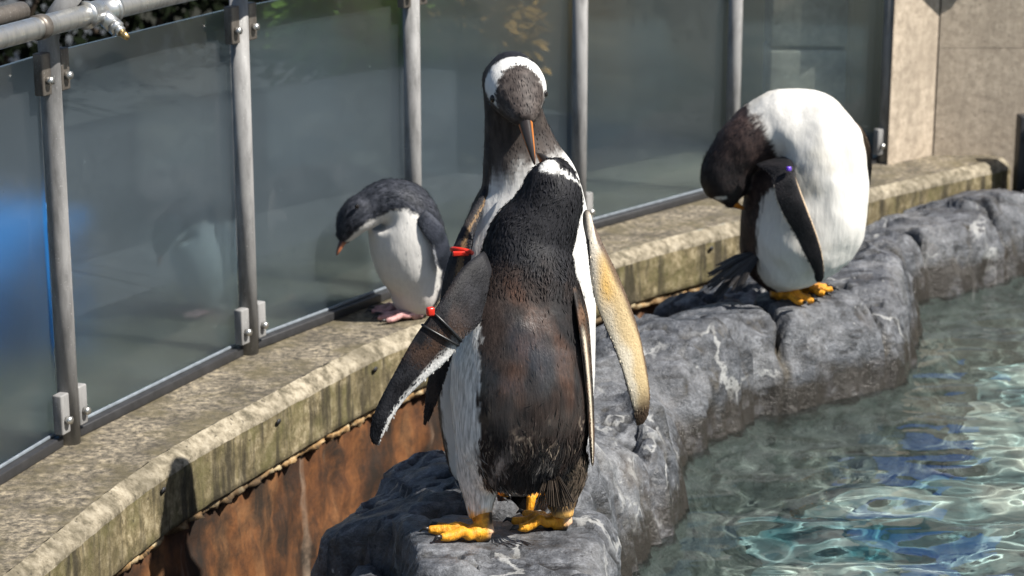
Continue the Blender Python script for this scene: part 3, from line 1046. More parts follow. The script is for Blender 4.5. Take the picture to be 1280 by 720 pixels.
def foot(rt, heel, yaw, length, ankle, cols, spread=26, z0=None, claw_len=.016, scale=1.0, label=None):
    """webbed foot: heel (x,y), toes along yaw, tarsus up to the ankle point"""
    hz = ground_z(*heel) if z0 is None else z0
    gz = (lambda x, y: ground_z(x, y)) if z0 is None else (lambda x, y: z0)
    H = np.array([heel[0], heel[1], hz + .014 * scale])
    parts, claws = [], []
    tips = []
    for k, da in enumerate((-spread, 0, spread)):
        a = yaw + math.radians(da)
        L = length * (1.0 if k == 1 else .9)
        d = np.array([math.cos(a), math.sin(a), 0])
        pts = []
        for f_ in np.linspace(0, 1, 7):
            p = H + d * L * f_
            zz = gz(p[0], p[1]) + (.0135 - .005 * f_ + .007 * math.sin(math.pi * min(1, f_ * 1.15)) + .003 * math.sin(f_ * 15)) * scale
            pts.append((p[0], p[1], max(zz, hz + .006) if f_ < .5 else zz))
        pts = np.array(pts)
        parts.append(tube_vf(pts, np.array([.013, .0125, .011, .0105, .0095, .0095, .0065]) * scale, 10))
        tips.append(pts)
        e = pts[-1]; dd = d * claw_len
        cl = [e - d * .004, e + dd * .5 + np.array([0, 0, .003]), e + dd + np.array([0, 0, -.004 * scale])]
        claws.append(tube_vf(cl, np.array([.0052, .0038, .0008]) * scale, 8))
    for A, B in ((tips[0], tips[1]), (tips[1], tips[2])):      # web between the toes
        up, dn = [], []
        V = []
        for i in range(1, 6):
            for f_ in (0, .5, 1):
                sag = .10 * length * (f_ * (1 - f_) * 4) * (i == 5)
                p = A[i] * (1 - f_) + B[i] * f_
                p = p - (A[5] - A[0]) / np.linalg.norm(A[5] - A[0]) * sag
                p = p - np.array([0, 0, .002])
                V.append(p)
        V = np.array(V); nV = len(V)
        V2 = np.r_[V + [0, 0, .0038], V - [0, 0, .0038]]
        Fc = []
        for i in range(4):
            for j in range(2):
                q_ = i * 3 + j
                Fc.append([q_, q_ + 1, q_ + 4, q_ + 3]); Fc.append([nV + q_, nV + q_ + 3, nV + q_ + 4, nV + q_ + 1])
        ed = [0, 1, 2, 5, 8, 11, 14, 13, 12, 9, 6, 3]
        for i in range(len(ed)):
            a_, b_ = ed[i], ed[(i + 1) % len(ed)]
            Fc.append([b_, a_, nV + a_, nV + b_])
        parts.append((V2, Fc))
    an = np.array(ankle, float)
    bk = np.array([-math.cos(yaw), -math.sin(yaw), 0])
    parts.append(tube_vf([H + bk * .006 + [0, 0, -.004], H * .7 + an * .3 + bk * .004, an], np.array([.0165, .0165, .024]) * scale, 12))
    parts.append(tube_vf([H + bk * .014 + [0, 0, -.004], H - bk * .012 + [0, 0, -.002]], np.array([.012, .015]) * scale, 10))
    V, Fc = join_vf(parts)
    P, F2, _ = remesh(V, Fc, .0026 * scale ** .5, 3)
    n1 = fbm(P, 60, 3)
    base = mix(cols[0], cols[1], sstep(-.3, .5, n1))
    base = mix(base, np.asarray(cols[1]) * .35, sstep(.1, .6, fbm(P + 5, 34, 4)) * .7)
    rel = P - H
    beh = rel @ bk
    low = sstep(.004, -.010, rel[:, 2])
    pale = sstep(.004, .016, beh) * sstep(.03, .01, np.abs(rel[:, 2] - .0))
    base = mix(base, cols[2], pale * .8)
    base = mix(base, cols[3], np.clip(low * sstep(-.02, .012, beh), 0, 1))
    blk = sstep(.006, .015, beh) * sstep(.012, .02, rel[:, 2]) * sstep(.045, .036, rel[:, 2])
    base = mix(base, cols[3], blk)
    o = mesh_obj('foot', P, F2, M['skin'], rt, col=base)
    if label: o['label'] = label
    for V, Fc in claws:
        mesh_obj('claw', V, Fc, M['claw'], o)
    return o


ORANGE = [(.80, .36, .025), (.66, .27, .02), (.62, .44, .32), (.02, .018, .017)]
PINK = [(.66, .38, .36), (.55, .28, .27), (.6, .42, .4), (.03, .022, .022)]
BLACK = (.016, .016, .019); WHITE = (.71, .70, .675); BROWN = (.040, .027, .021); GREYB = (.035, .036, .042)


def bill(rt, p0, p1, side, hw, hh, curve, cols, name='bill'):
    """tapering horn from the face p0 to the tip p1; upper and lower halves"""
    p0 = np.asarray(p0, float); p1 = np.asarray(p1, float)
    ax = p1 - p0; L = np.linalg.norm(ax); ax /= L
    side = side - (side @ ax) * ax; side /= np.linalg.norm(side)
    upv = np.cross(ax, side)
    upv *= np.sign(upv @ np.asarray(curve)) or 1
    for nm, sgn in (('upper', 1), ('lower', -1)):
        n, k = 18, 16
        V = []; C = []
        for i in range(n):
            f = i / (n - 1)
            w_ = hw * (1 - f) ** .75 + .0012
            h_ = hh * (1 - f) ** .8 + .0012
            c = p0 + ax * L * f * (1.0 if sgn > 0 else .93) - upv * (L * .16 * max(0, f - .55) ** 2 * 2)
            for j in range(k):
                a = 2 * math.pi * j / k
                y = math.sin(a)
                yy = (y if y > 0 else y * .25) * sgn
                V.append(c + side * w_ * math.cos(a) + upv * (h_ * yy + sgn * .0008))
                C.append((f, abs(math.cos(a)), yy))
        V = np.array(V); C = np.array(C)
        Fc = [[i * k + j, i * k + (j + 1) % k, (i + 1) * k + (j + 1) % k, (i + 1) * k + j] for i in range(n - 1) for j in range(k)]
        Fc.append(list(range(k))[::-1]); Fc.append([(n - 1) * k + j for j in range(k)])
        dark = sstep(.3, .6, C[:, 2]) if sgn > 0 else np.zeros(len(C))
        dark = np.maximum(dark, sstep(.72, .95, C[:, 0]) * .8)
        col = mix(cols[0], cols[1], dark)
        mesh_obj('%s_bill' % nm, V, Fc, M['horn'], rt, col=col)


def eye(parent, p, r, ringc=None):
    bm = bmesh.new(); bmesh.ops.create_uvsphere(bm, u_segments=14, v_segments=10, radius=r)
    V = np.array([list(v.co) for v in bm.verts]) + np.asarray(p); bm.verts.index_update()
    Fc = [[v.index for v in f.verts] for f in bm.faces]; bm.free()
    mesh_obj('eye', V, Fc, M['eye'], parent)


def tail(rt, p0, p1, upv, spread, n, c, wdt=.006):
    p0 = np.asarray(p0, float); p1 = np.asarray(p1, float)
    ax = p1 - p0; L = np.linalg.norm(ax); sd = np.cross(ax / L, upv); sd /= np.linalg.norm(sd)
    for k in range(n):
        f = (k / (n - 1) - .5) * 2
        e = p1 + sd * f * spread * L - ax * .12 * abs(f) + np.asarray(upv) * random.uniform(-.012, .012)
        b = p0 + sd * f * .012
        m_ = (b + e) / 2 + np.asarray(upv) * .006
        d = (e - b) / np.linalg.norm(e - b); s2 = np.cross(d, upv)
        V = []
        for q, w_ in ((b, wdt * .8), (m_, wdt), (b * .15 + e * .85, wdt * .8), (e, .0012)):
            V += [q - s2 * w_, q + np.asarray(upv) * .0018, q + s2 * w_, q - np.asarray(upv) * .0018]
        Fc = [[i * 4 + j, i * 4 + (j + 1) % 4, i * 4 + 4 + (j + 1) % 4, i * 4 + 4 + j] for i in range(3) for j in range(4)] + [[3, 2, 1, 0], [12, 13, 14, 15]]
        cc = np.tile(np.asarray(c) * random.uniform(.6, 1.6), (16, 1))
        mesh_obj('tail_feather', V, Fc, M['feather'], rt, col=cc, smooth=False)


def R(px, py, Y, F, hw_px, bf, bb):
    return (W(px, py, Y), F, hw_px / px_m(py, Y), bf, bb)


# ---- front gentoo: back to the camera
def front_penguin():
    Y0 = 3.80
    F = np.array([-.28, .96, 0])
    gz = ground_z(.02, Y0)
    rt = root('penguin', (.02, Y0, gz), 'nearest penguin, brown-black back to the camera, black flipper tag held out left', 'penguin', 'penguins on the pool edge')
    rings = [R(650, 602, Y0, F, 26, .03, .03), R(650, 592, Y0 - .003, F, 66, .08, .07), R(650, 568, Y0 - .010, F, 78, .105, .09), R(651, 530, Y0 - .012, F, 84, .125, .106),
             R(652, 490, Y0 - .008, F, 86, .13, .112), R(652, 430, Y0 + .008, F, 83, .125, .105), R(656, 375, Y0 + .030, F, 74, .11, .088), R(658, 335, Y0 + .048, F, 61, .092, .08),
             R(663, 304, Y0 + .062, F, 55, .075, .068), R(679, 272, Y0 + .072, F, 44, .060, .060), R(688.5, 246, Y0 + .080, F, 38.5, .053, .055),
             R(690, 226, Y0 + .090, F, 32.5, .046, .048), R(690, 212, Y0 + .103, F, 24, .032, .034), R(688, 204, Y0 + .115, F, 10, .012, .012)]
    body = make_loft(rings, 90, 72)
    legs = []
    for xx, yy, cc in ((598, 3.775, WHITE), (701, 3.80, (.10, .075, .055))):
        lg = make_loft([R(xx + 2, 570, yy, F, 31, .05, .05), R(xx + 1, 602, yy, F, 27, .04, .04), R(xx + 1, 628, yy - .006, F, 19, .028, .028), R(xx + 2, 648, yy - .014, F, 14, .019, .019)], 24, 32)
        legs.append((lg, lambda t, ang, P, cc=cc: mix(cc, (.75, .42, .12), sstep(2.3, 2.9, t + .3 * fbm(P, 50, 2)))))

    def cf(t, ang, P):
        n = fbm(P, 30, 3); n2 = fbm(P, 7, 3); n3 = fbm(P * [1, 1, .3], 55, 3)
        back = 180 - np.abs(ang)                     # 0 on the spine
        brown = mix((.013, .012, .013), (.036, .025, .021), sstep(-.5, .8, n2 + .4 * n3))
        c = mix(brown, BLACK, sstep(6.2, 7.4, t + n * .5))
        fl_ = np.abs(fbm(np.c_[P[:, 0] * 3.2 + P[:, 2] * .7, P[:, 1] * 3.2, P[:, 2] * .5], 34, 3))
        c = mix(c, (.34, .27, .21), sstep(.09, .02, fl_) * sstep(4.4, 3.2, t) * sstep(.0, .5, fbm(P + 9, 11, 2) + .2) * .75)
        # worn pale and rusty patches on the back
        c = mix(c, (.085, .042, .026), sstep(.1, .8, fbm(P * [1, 1, .5] + 4, 13, 3)) * sstep(7.3, 6.3, t) * .55)
        pale = 1.3 * np.exp(-((t - 2.3 - (ang - 146) * .035) / .26) ** 2 - ((np.abs(ang - 146)) / 9) ** 2)
        c = mix(c, (.42, .34, .30), np.clip(pale * 1.1 + n * .2 * (pale > .2), 0, .85))
        rr = np.hypot((t - 2.0) / .42, ((ang + 172 + 180) % 360 - 180) / 9.0)
        c = mix(c, (.36, .32, .29), np.clip(np.exp(-((rr - 1) / .13) ** 2) * sstep(1.95, 2.15, t) * .8, 0, 1))
        c = mix(c, (.012, .012, .014), sstep(.9, .6, rr) * .8)
        # white flank: wide, from below the shoulder to the leg
        lim = 56 + 6 * n + 4 * n3
        lim = lim + np.where(ang < 0, 20, 0) + np.clip(t - 5.2, 0, 3) * 24
        white = sstep(lim - 3, lim + 3, back) * sstep(9.3, 8.7, t + n * .3)
        c = mix(c, WHITE, white)
        c = mix(c, (.66, .64, .61), sstep(1.5, 1.1, t + .25 * n3))
        # white bonnet patch on the crown
        da = (ang - 150 + 180) % 360 - 180
        bon = sstep(.30, .55, np.exp(-((t - 11.6) / .62) ** 2 - (da / 27) ** 2) + .22 * n)
        line = sstep(.20, .10, np.abs(t - 11.45 + .008 * da) + .05 * n) * sstep(5, 15, da) * sstep(110, 95, da)
        c = mix(c, WHITE, np.clip(np.maximum(bon, line), 0, 1))
        return c
    b, P, Nn = build_body(rt, [(body, cf)] + legs, M['glossy_feather'], dens=70000, flen=(.010, .019), fw=.0011, lift=.10, seed=1, colvar=.35, fold=.0028, fold_f=17, clump=.9,
                          keep_fn=lambda t: np.where((t > 3.2) & (t < 6.1), .02, 1.0), fold2=.006, gloss_fn=lambda t, P: sstep(3.0, 4.0, t) * sstep(5.9, 5.0, t) * sstep(-.5, .3, fbm(P, 14, 2)),
                          lift_fn=lambda t: np.where(t < 2.2, 1.2, np.where(t < 3.6, .7, .25)),
                          flen_fn=lambda t: np.where(t < 1.5, 1.1, np.where(t < 4, 1.3, np.where(t < 6.4, .8, .6))))
    # bill, pushed up into the other bird's
    bill(rt, W(685, 207, Y0 + .125), W(671, 190, Y0 + .19), np.array([1., 0, 0]), .011, .011, (0, 0, 1), [(.75, .25, .03), (.02, .018, .018)])

    def fcol(s, u, side, V):
        n = fbm(V, 40, 3)
        c = mix((.010, .010, .012), (.026, .026, .03), sstep(-.3, .5, n))
        rusty = np.exp(-((s - .34) / .10) ** 2) * sstep(-.1, .5, fbm(V + 3, 22, 3) + .15)
        c = mix(c, (.085, .045, .026), np.clip(rusty * 1.0, 0, .6))
        edge = sstep(.72, .80, u + .10 * (s - .5) + .05 * n) * sstep(.25, .40, s) * sstep(.97, .90, s)
        c = mix(c, WHITE, edge)
        return np.where((side < 0)[:, None], mix(c, (.7, .66, .6), sstep(.25, .4, s)), c)
    st = [(604, 314, 3.805, 622, 384, 3.775), (577, 336, 3.76, 600, 404, 3.745), (548, 380, 3.715, 580, 420, 3.715), (519, 420, 3.70, 563, 446, 3.70), (493, 466, 3.69, 532, 474, 3.69),
          (474, 502, 3.685, 506, 500, 3.685), (465, 526, 3.68, 488, 526, 3.68), (463, 543, 3.68, 479, 544, 3.68), (468, 554, 3.68, 471, 555, 3.68)]
    fo, (Le, Tr, Nn_, tk) = flipper(rt, st, .012, fcol, seed=3)
    bd = band(fo, Le, Tr, Nn_, tk, 11, M['black_plastic'], .0028)
    band(fo, Le, Tr, Nn_, tk, 13, M['black_plastic'], .0024, tilt=-1)
    c = Le[11] + np.array([-.003, -.012, .005])
    V, Fc = box_vf(c[0], c[1], c[2], .014, .012, .016, .4, .004)
    mesh_obj('red_clip', V, Fc, M['red'], fo)
    # right flipper, edge-on
    st = [(714, 352, 3.81, 724, 358, 3.89), (722, 392, 3.765, 734, 396, 3.865), (729, 440, 3.74, 738, 445, 3.84), (735, 500, 3.745, 741, 505, 3.83), (738, 550, 3.75, 742, 552, 3.81), (740, 582, 3.765, 741, 583, 3.785)]
    flipper(rt, st, .008, lambda s, u, sd, V: mix(mix((.03, .026, .024), (.14, .08, .05), sstep(-.2, .4, fbm(V, 30, 2))), (.72, .62, .48), sstep(.25, .35, s) * sstep(.12, .04, np.abs(u - .12))), seed=4)
    # tail bristles
    tail(rt, W(690, 596, 3.725), W(694, 634, 3.69), np.array([0, -.8, .6]), .6, 16, (.03, .022, .016), .0016)
    g1 = W(598, 632, 3.735)
    h1 = (-.052, 3.742)
    h2 = (.088, 3.80)
    foot(rt, h1, math.radians(187), .098, (W(598, 628, 3.775)), ORANGE)
    foot(rt, h2, math.radians(172), .090, (W(700, 622, 3.80)), ORANGE)
    return rt


# ---- rear gentoo: facing the camera, head bowed
def rear_penguin():
    Y0 = 4.09
    F = np.array([.22, -.975, 0])
    rt = root('penguin', (0, Y0, ground_z(0, Y0)), 'tall penguin facing the camera behind the nearest one, head bowed, orange bill down', 'penguin', 'penguins on the pool edge')
    rings = [R(640, 612, Y0, F, 30, .04, .04), R(642, 596, Y0, F, 74, .09, .08), R(643, 560, Y0, F, 88, .115, .10), R(644, 500, Y0, F, 98, .13, .11), R(646, 440, Y0, F, 99, .13, .11),
             R(650, 380, Y0, F, 96, .125, .105), R(656, 320, Y0, F, 89, .11, .095), R(661, 270, Y0, F, 76, .095, .085), R(661, 232, Y0, F, 64, .08, .07), R(652, 195, Y0 - .005, F, 50, .065, .06),
             R(645, 160, Y0 - .01, F, 40, .05, .052), R(640, 124, Y0 - .015, F, 35, .045, .05), R(637, 92, Y0 - .02, F, 34, .04, .045), R(637, 78, Y0 - .025, F, 20, .02, .025)]
    body = make_loft(rings, 96, 72)

    def cf(t, ang, P):
        n = fbm(P, 30, 3); n3 = fbm(P * [1, 1, .3], 70, 3)
        c = mix((.028, .022, .02), (.06, .048, .042), sstep(-.3, .5, n3))
        fr = np.abs(ang - 6)
        neck = sstep(9.15, 8.45, t + .22 * n3 + .1 * n + np.clip((40 - fr) / 40, 0, 1) * -.25)
        lim = 84 + 5 * n + np.where(ang < 0, 2, 10) - np.clip(t - 6.5, 0, 3) * 7
        white = neck * sstep(lim + 3, lim - 3, fr)
        c = mix(c, (.16, .14, .13), sstep(9.9, 8.9, t + .3 * n3) * (1 - white) * .5 * sstep(75, 50, fr))
        return mix(c, WHITE, white)
    # head
    nose = W(657, 152, Y0 - .135)
    hb = W(636, 82, Y0 + .012)
    ax = nose - hb
    up = np.array([0.05, -.55, .83])             # crown side
    hr = []
    for f, hw, bt, bo in ((-.06, .012, .012, .012), (.0, .036, .033, .03), (.17, .049, .046, .042), (.36, .056, .052, .045), (.52, .054, .050, .044), (.68, .044, .040, .038), (.84, .031, .027, .028), (.95, .021, .018, .019), (1.0, .013, .012, .012)):
        hr.append((hb + ax * f, up, hw, bt, bo))
    head = make_loft(hr, 48, 56)

    def hf(t, ang, P):
        n = fbm(P, 45, 3); n3 = fbm(P, 90, 2)
        a = np.abs(ang)
        c = mix((.045, .036, .033), (.10, .082, .074), sstep(-.3, .5, n3))          # brown-grey forehead
        blk = sstep(2.9, 2.6, t + .12 * n)
        c = mix(c, BLACK, blk)
        c = mix(c, (.035, .028, .026), sstep(88, 104, a))
        ctr = 2.85 + np.clip(a - 15, 0, 100) * .014
        wd = .46 + np.clip(a - 10, 0, 80) * .010
        band_ = sstep(1.15, .85, np.abs(t - ctr) / wd + .25 * n) * sstep(98, 84, a + 6 * n)
        return mix(c, WHITE, band_)
    b, P, Nn = build_body(rt, [(body, cf), (head, hf)], M['feather'], dens=42000, flen=(.006, .011), fw=.0009, lift=.03, seed=2, colvar=.16, rise=.0002, fold=.0008, fold_f=30, voxel=.0048, smooth=3,
                          flen_fn=lambda t: np.where(t > 8.5, .7, 1.0))
    axn = ax / np.linalg.norm(ax)
    bl0 = hb + ax * .90; tipb = W(668, 205, Y0 - .165)
    bill(rt, bl0, tipb, np.array([1., 0, 0]) + .15 * F, .0135, .012, tuple(up), [(.72, .22, .025), (.035, .028, .025)])
    sdv = np.cross(axn, up); sdv /= np.linalg.norm(sdv)
    upn = up - (up @ axn) * axn; upn /= np.linalg.norm(upn)
    for s in (-1, 1):
        eye(rt, hb + ax * .60 + sdv * s * .0465 + upn * .006, .0075)

    # its right flipper (image left), dark outside, hanging
    def f1(s, u, sd, V):
        n = fbm(V, 30, 3)
        c = mix((.016, .016, .02), (.05, .042, .04), sstep(-.2, .6, n))
        return mix(c, (.42, .26, .12), sstep(.10, .02, np.abs(u - .62)) * sstep(.6, .5, s) * .9)
    st = [(612, 222, 4.07, 616, 236, 4.06), (601, 244, 4.05, 606, 258, 4.04), (586, 270, 4.02, 596, 280, 4.01), (570, 302, 3.995, 590, 306, 3.97), (556, 342, 3.975, 586, 344, 3.945), (548, 392, 3.97, 577, 394, 3.945),
          (540, 442, 3.975, 564, 446, 3.955), (533, 490, 3.985, 548, 494, 3.97), (529, 530, 3.99, 532, 532, 3.99)]
    fo, (Le, Tr, Nn_, tk) = flipper(rt, st, .010, f1, seed=6)
    band(fo, Le, Tr, Nn_, tk, 16, M['red'], .0042)
    c = Le[16] * .55 + Tr[16] * .45 - np.array([0, .018, 0])
    V, Fc = box_vf(c[0], c[1], c[2], .03, .008, .009, .2, .002)
    mesh_obj('red_clip', V, Fc, M['red'], fo)

    # its left flipper (image right): pale underside, lifted
    def f2(s, u, sd, V):
        n = fbm(V, 18, 3)
        tan = mix((.62, .47, .26), (.74, .66, .52), sstep(.45, .85, u + .25 * n))
        tan = mix(tan, (.78, .70, .58), sstep(.30, .12, s + .1 * n))
        tan = mix(tan, (.78, .46, .10), np.exp(-((s - .27) / .06) ** 2 - ((u - .45) / .35) ** 2) * .8)
        tan = mix(tan, (.09, .055, .04), sstep(.24, .12, u + .03 * n + .12 * s) * .92)
        tan = mix(tan, (.07, .045, .03), sstep(.70, .84, s + .06 * n + .05 * u))
        dk = mix((.02, .02, .024), (.05, .045, .045), sstep(-.2, .5, n))
        return np.where((sd < 0)[:, None], tan, dk)
    st = [(733, 262, 3.99, 736, 300, 3.97), (744, 285, 3.985, 738, 340, 3.965), (757, 312, 3.975, 744, 374, 3.955), (773, 345, 3.965, 756, 406, 3.945), (788, 382, 3.955, 768, 434, 3.935), (800, 420, 3.95, 778, 462, 3.93),
          (808, 460, 3.945, 786, 490, 3.93), (812, 492, 3.945, 792, 512, 3.935), (810, 516, 3.945, 796, 525, 3.94), (803, 529, 3.945, 799, 530, 3.945)]
    flipper(rt, st, .010, f2, seed=8)
    foot(rt, (-.052, 4.03), math.radians(-88), .10, W(612, 600, 4.03), ORANGE)
    foot(rt, (.062, 4.05), math.radians(-84), .10, W(688, 600, 4.04), ORANGE)
    tail(rt, W(645, 600, 4.13), W(645, 612, 4.24), np.array([0, .3, .95]), .5, 7, (.04, .035, .03))
    return rt


# ---- right gentoo: head bent back over its shoulder, preening
def right_penguin():
    Y0 = 5.42
    F = np.array([.90, -.44, 0])
    rt = root('penguin', (.74, Y0, ground_z(.74, Y0)), 'white-breasted penguin on the right bending its dark neck back to preen', 'penguin', 'penguins on the pool edge')
    s = px_m(250, Y0)

    def Q(px, py, dY, rpx_f, rpx_b, lat, Fv=F):
        return (W(px, py, Y0 + dY), Fv, lat, rpx_f / s, rpx_b / s)
    up = np.array([.55, -.2, .8])
    rings = [Q(1004, 357, 0, 20, 25, .05), Q(1000, 346, 0, 48, 50, .095), Q(997, 325, 0, 62, 72, .125), Q(1000, 295, 0, 74, 74, .135), Q(1007, 262, 0, 79, 78, .138), Q(1011, 230, 0, 76, 82, .135),
             Q(1009, 200, 0, 74, 78, .125, np.array([.92, -.36, .1])), Q(999, 176, 0, 69, 56, .112, np.array([.75, -.3, .55])), Q(982, 164, 0, 55, 40, .1, np.array([.35, -.25, .9])),
             Q(960, 166, 0, 46, 36, .085, np.array([-.15, -.2, .95])), Q(938, 177, -.005, 40, 34, .075, np.array([-.45, -.2, .85])), Q(920, 192, -.01, 36, 32, .067, np.array([-.7, -.2, .65])),
             Q(909, 209, -.015, 31, 30, .06, np.array([-.9, -.2, .3])), Q(906, 226, -.02, 28, 34, .055, np.array([-1, -.2, 0])), Q(911, 241, -.025, 23, 27, .048, np.array([-1, -.2, -.3])),
             Q(915, 252, -.03, 11, 12, .028, np.array([-.8, -.2, -.6])), Q(919, 256, -.03, 5, 5, .012, np.array([-.8, -.2, -.6]))]
    body = make_loft(rings, 110, 72)

    def cf(t, ang, P):
        n = fbm(P, 22, 3); n3 = fbm(P, 60, 3); n2 = fbm(P, 8, 3)
        back = 180 - np.abs(ang)
        white = mix((.70, .68, .64), (.60, .57, .51), sstep(.0, .7, n2))
        dark = mix((.024, .016, .016), (.058, .038, .034), sstep(-.3, .5, n3))
        lim = 60 + 5 * n + np.clip(t - 4.5, 0, 1.5) * 18 - np.clip(t - 6.5, 0, 1.0) * 20
        isdark = sstep(lim + 3, lim - 3, back)
        nk = sstep(9.2, 9.6, t + .25 * n - np.clip(np.abs(ang) - 60, 0, 120) * -.006)
        isdark = np.maximum(isdark * sstep(9.0, 8.0, t), nk)
        c = mix(white, dark, isdark)
        c = mix(c, (.010, .009, .010), sstep(10.8, 12.2, t + .4 * n) * isdark * .8)
        pt = np.exp(-((t - 14.2) / .35) ** 2 - ((ang + 38) / 36) ** 2)
        return mix(c, WHITE, sstep(.35, .6, pt + .1 * n))
    build_body(rt, [(body, cf)], M['feather'], dens=26000, flen=(.008, .014), fw=.0010, lift=.03, seed=3, colvar=.16, rise=.0002, fold=.0042, fold_f=16, clump=.4, fold2=.012, white_keep=.0, voxel=.0062)
    bill(rt, W(916, 254, Y0 - .04), W(931, 262, Y0 - .02), np.array([.2, -1., 0]), .010, .009, (-1, 0, .3), [(.75, .25, .03), (.02, .018, .018)])

    def f1(s_, u, sd, V):
        n = fbm(V, 25, 3)
        c = mix((.010, .010, .012), (.022, .02, .022), sstep(-.2, .6, n))
        c = mix(c, (.66, .50, .34), sstep(.055, .02, u) * sstep(.2, .3, s_))
        return mix(c, (.66, .60, .52), sstep(.95, .98, u) * sstep(.2, .3, s_))
    yb = Y0 - .135
    st = [(988, 198, yb + .05, 944, 206, yb + .045), (992, 207, yb + .0, 962, 216, yb + .0), (995, 222, yb - .02, 966, 228, yb - .02), (1002, 242, yb - .03, 970, 249, yb - .03), (1011, 266, yb - .035, 981, 273, yb - .03),
          (1020, 290, yb - .035, 995, 296, yb - .03), (1027, 314, yb - .03, 1006, 319, yb - .03), (1030, 336, yb - .02, 1017, 338, yb - .02), (1029, 347, yb - .015, 1020, 348, yb - .015), (1025, 351.5, yb - .01, 1023, 351.5, yb - .01)]
    fo, (Le, Tr, Nn_, tk) = flipper(rt, st, .009, f1, seed=11)
    c = W(986, 211, yb - .03)
    V, Fc = box_vf(c[0], c[1], c[2], .011, .010, .011, .3, .003)
    mesh_obj('purple_bead', V, Fc, M['purple'], fo)
    # far flipper showing at the breast edge
    st = [(1066, 150, Y0 + .06, 1060, 165, Y0 + .08), (1078, 162, Y0 + .07, 1068, 180, Y0 + .10), (1087, 182, Y0 + .08, 1076, 200, Y0 + .11), (1089, 205, Y0 + .09, 1080, 222, Y0 + .12), (1086, 240, Y0 + .10, 1082, 242, Y0 + .12)]
    flipper(rt, st, .009, lambda s_, u, sd, V: mix((.10, .07, .05), (.02, .018, .018), sstep(.4, .7, s_)), seed=12)
    tail(rt, W(938, 322, Y0 + .01), W(884, 362, Y0 + .03), np.array([-.2, -.3, .9]), .5, 17, (.04, .037, .036), .010)
    tail(rt, W(945, 318, Y0 - .05), W(902, 352, Y0 - .06), np.array([-.2, -.3, .9]), .6, 13, (.04, .036, .034), .010)
    foot(rt, (.66, 5.395), math.radians(-22), .098, W(993, 350, 5.40), ORANGE, spread=24)
    foot(rt, (.715, 5.475), math.radians(-10), .098, W(1010, 346, 5.46), ORANGE, spread=24)
    return rt


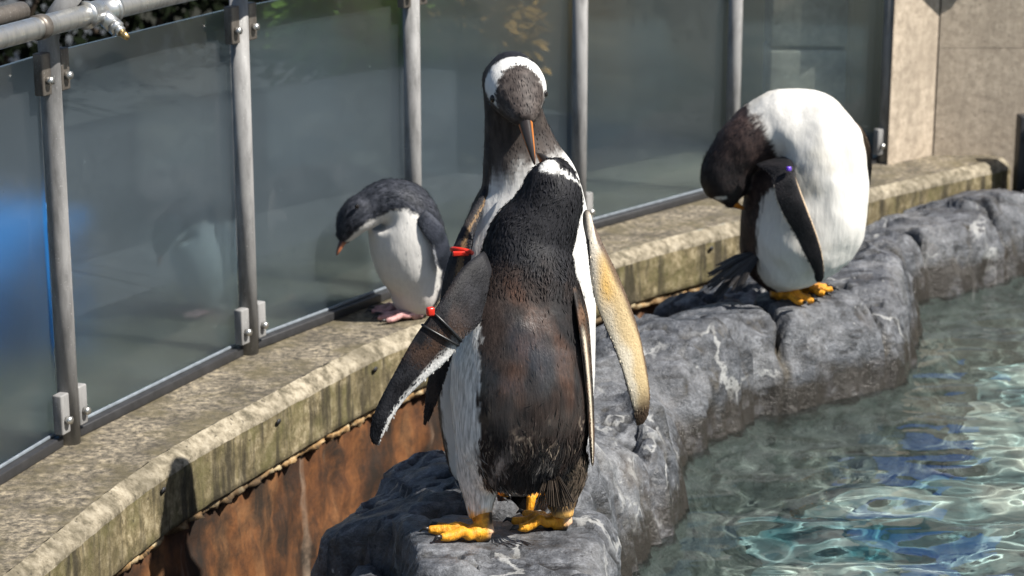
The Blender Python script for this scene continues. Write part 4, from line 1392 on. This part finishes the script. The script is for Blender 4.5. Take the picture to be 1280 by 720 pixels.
# ---- small penguin on the coping
def small_penguin():
    Y0 = 5.36
    F = np.array([-.62, -.78, 0])
    rt = root('penguin', (-.25, Y0, 0), 'small grey and white penguin with pink feet on the coping by the glass', 'penguin', 'penguins on the pool edge')
    s = px_m(320, Y0)

    def Q(px, py, dY, lat_px, f_px, b_px, Fv=F):
        return (W(px, py, Y0 + dY), Fv, lat_px / s, f_px / s, b_px / s)
    rings = [Q(515, 391, 0, 18, 16, 16), Q(516, 380, 0, 27, 25, 25), Q(518, 360, 0, 35, 34, 34), Q(515, 335, 0, 44, 46, 40), Q(512, 308, 0, 48, 52, 44), Q(508, 284, -.005, 48, 50, 44),
             Q(502, 264, -.012, 44, 42, 40, np.array([-.75, -.55, -.3])), Q(490, 254, -.02, 37, 32, 32, np.array([-.6, -.45, -.6])), Q(474, 254, -.03, 29, 26, 26, np.array([-.4, -.3, -.8])),
             Q(460, 260, -.04, 25, 24, 22, np.array([-.2, -.2, -.9])), Q(450, 266, -.05, 24, 24, 22, np.array([.1, -.1, -1])), Q(441, 276, -.057, 22, 21, 20, np.array([.4, 0, -.9])),
             Q(434, 288, -.062, 16, 15, 15, np.array([.6, 0, -.8])), Q(429, 297, -.066, 10, 9, 9, np.array([.6, 0, -.8])), Q(427, 301, -.067, 5, 4, 4, np.array([.6, 0, -.8]))]
    body = make_loft(rings, 100, 64)

    def cf(t, ang, P):
        n = fbm(P, 30, 3); n3 = fbm(P, 80, 3)
        a = np.abs(ang)
        dark = mix((.020, .023, .031), (.058, .062, .078), sstep(-.3, .6, n3))
        lim = 98 + 5 * n - np.clip(t - 5.0, 0, 3) * 13
        white = sstep(lim + 4, lim - 4, a) * sstep(9.3, 8.5, t + .2 * n)
        chin = sstep(68, 58, a + 5 * n) * sstep(8.2, 9.0, t) * sstep(13.7, 13.2, t)
        c = mix(dark, (.71, .69, .655), np.maximum(white, chin))
        c = mix(c, (.72, .58, .54), sstep(2.6, 1.2, t + .3 * n) * .35 * white)
        return c
    build_body(rt, [(body, cf)], M['feather'], dens=30000, flen=(.007, .012), fw=.0010, lift=.06, seed=5, colvar=.2, rise=.0003, fold=.0016, fold_f=20, fold2=.003, voxel=.0055)
    bill(rt, W(431, 297, Y0 - .065), W(420, 319, Y0 - .085), np.array([.6, -.8, 0]), .010, .009, (-1, 0, .4), [(.42, .15, .07), (.06, .03, .025)])
    eye(rt, W(446, 258, Y0 - .097), .006)

    def f1(s_, u, sd, V):
        n = fbm(V, 25, 3)
        return mix(mix((.022, .026, .036), (.05, .056, .075), sstep(-.2, .6, n)), (.6, .6, .62), sstep(.90, .97, u) * sstep(.35, .5, s_))
    st = [(532, 262, Y0 - .075, 520, 276, Y0 - .09), (546, 274, Y0 - .085, 528, 288, Y0 - .10), (556, 290, Y0 - .085, 540, 306, Y0 - .10), (562, 308, Y0 - .08, 544, 324, Y0 - .10), (566, 324, Y0 - .075, 550, 336, Y0 - .09), (566, 338, Y0 - .07, 562, 340, Y0 - .075)]
    flipper(rt, st, .008, f1, seed=15)
    foot(rt, (-.235, 5.335), math.radians(193), .10, W(520, 382, Y0 - .02), PINK, spread=20, z0=.002, scale=.8)
    foot(rt, (-.27, 5.395), math.radians(196), .085, W(502, 378, Y0 + .02), PINK, spread=20, z0=.002, scale=.8)
    return rt


front_penguin()
rear_penguin()
right_penguin()
sp_ = small_penguin()


def copy_tree(o, parent=None):
    c = o.copy(); COL.objects.link(c); c.parent = parent
    for ch in list(o.children): copy_tree(ch, c)
    return c


reflection_copy = copy_tree(sp_)  # copy added behind the pane to stand in for the small bird's reflection
reflection_copy['label'] = 'penguin copy added behind the glass pane in place of the reflection of the small penguin'
reflection_copy.location = (-.775, 5.38, 0)
reflection_copy.rotation_euler = (0, 0, math.radians(28))
reflection_copy.scale = (.74, .74, .86)
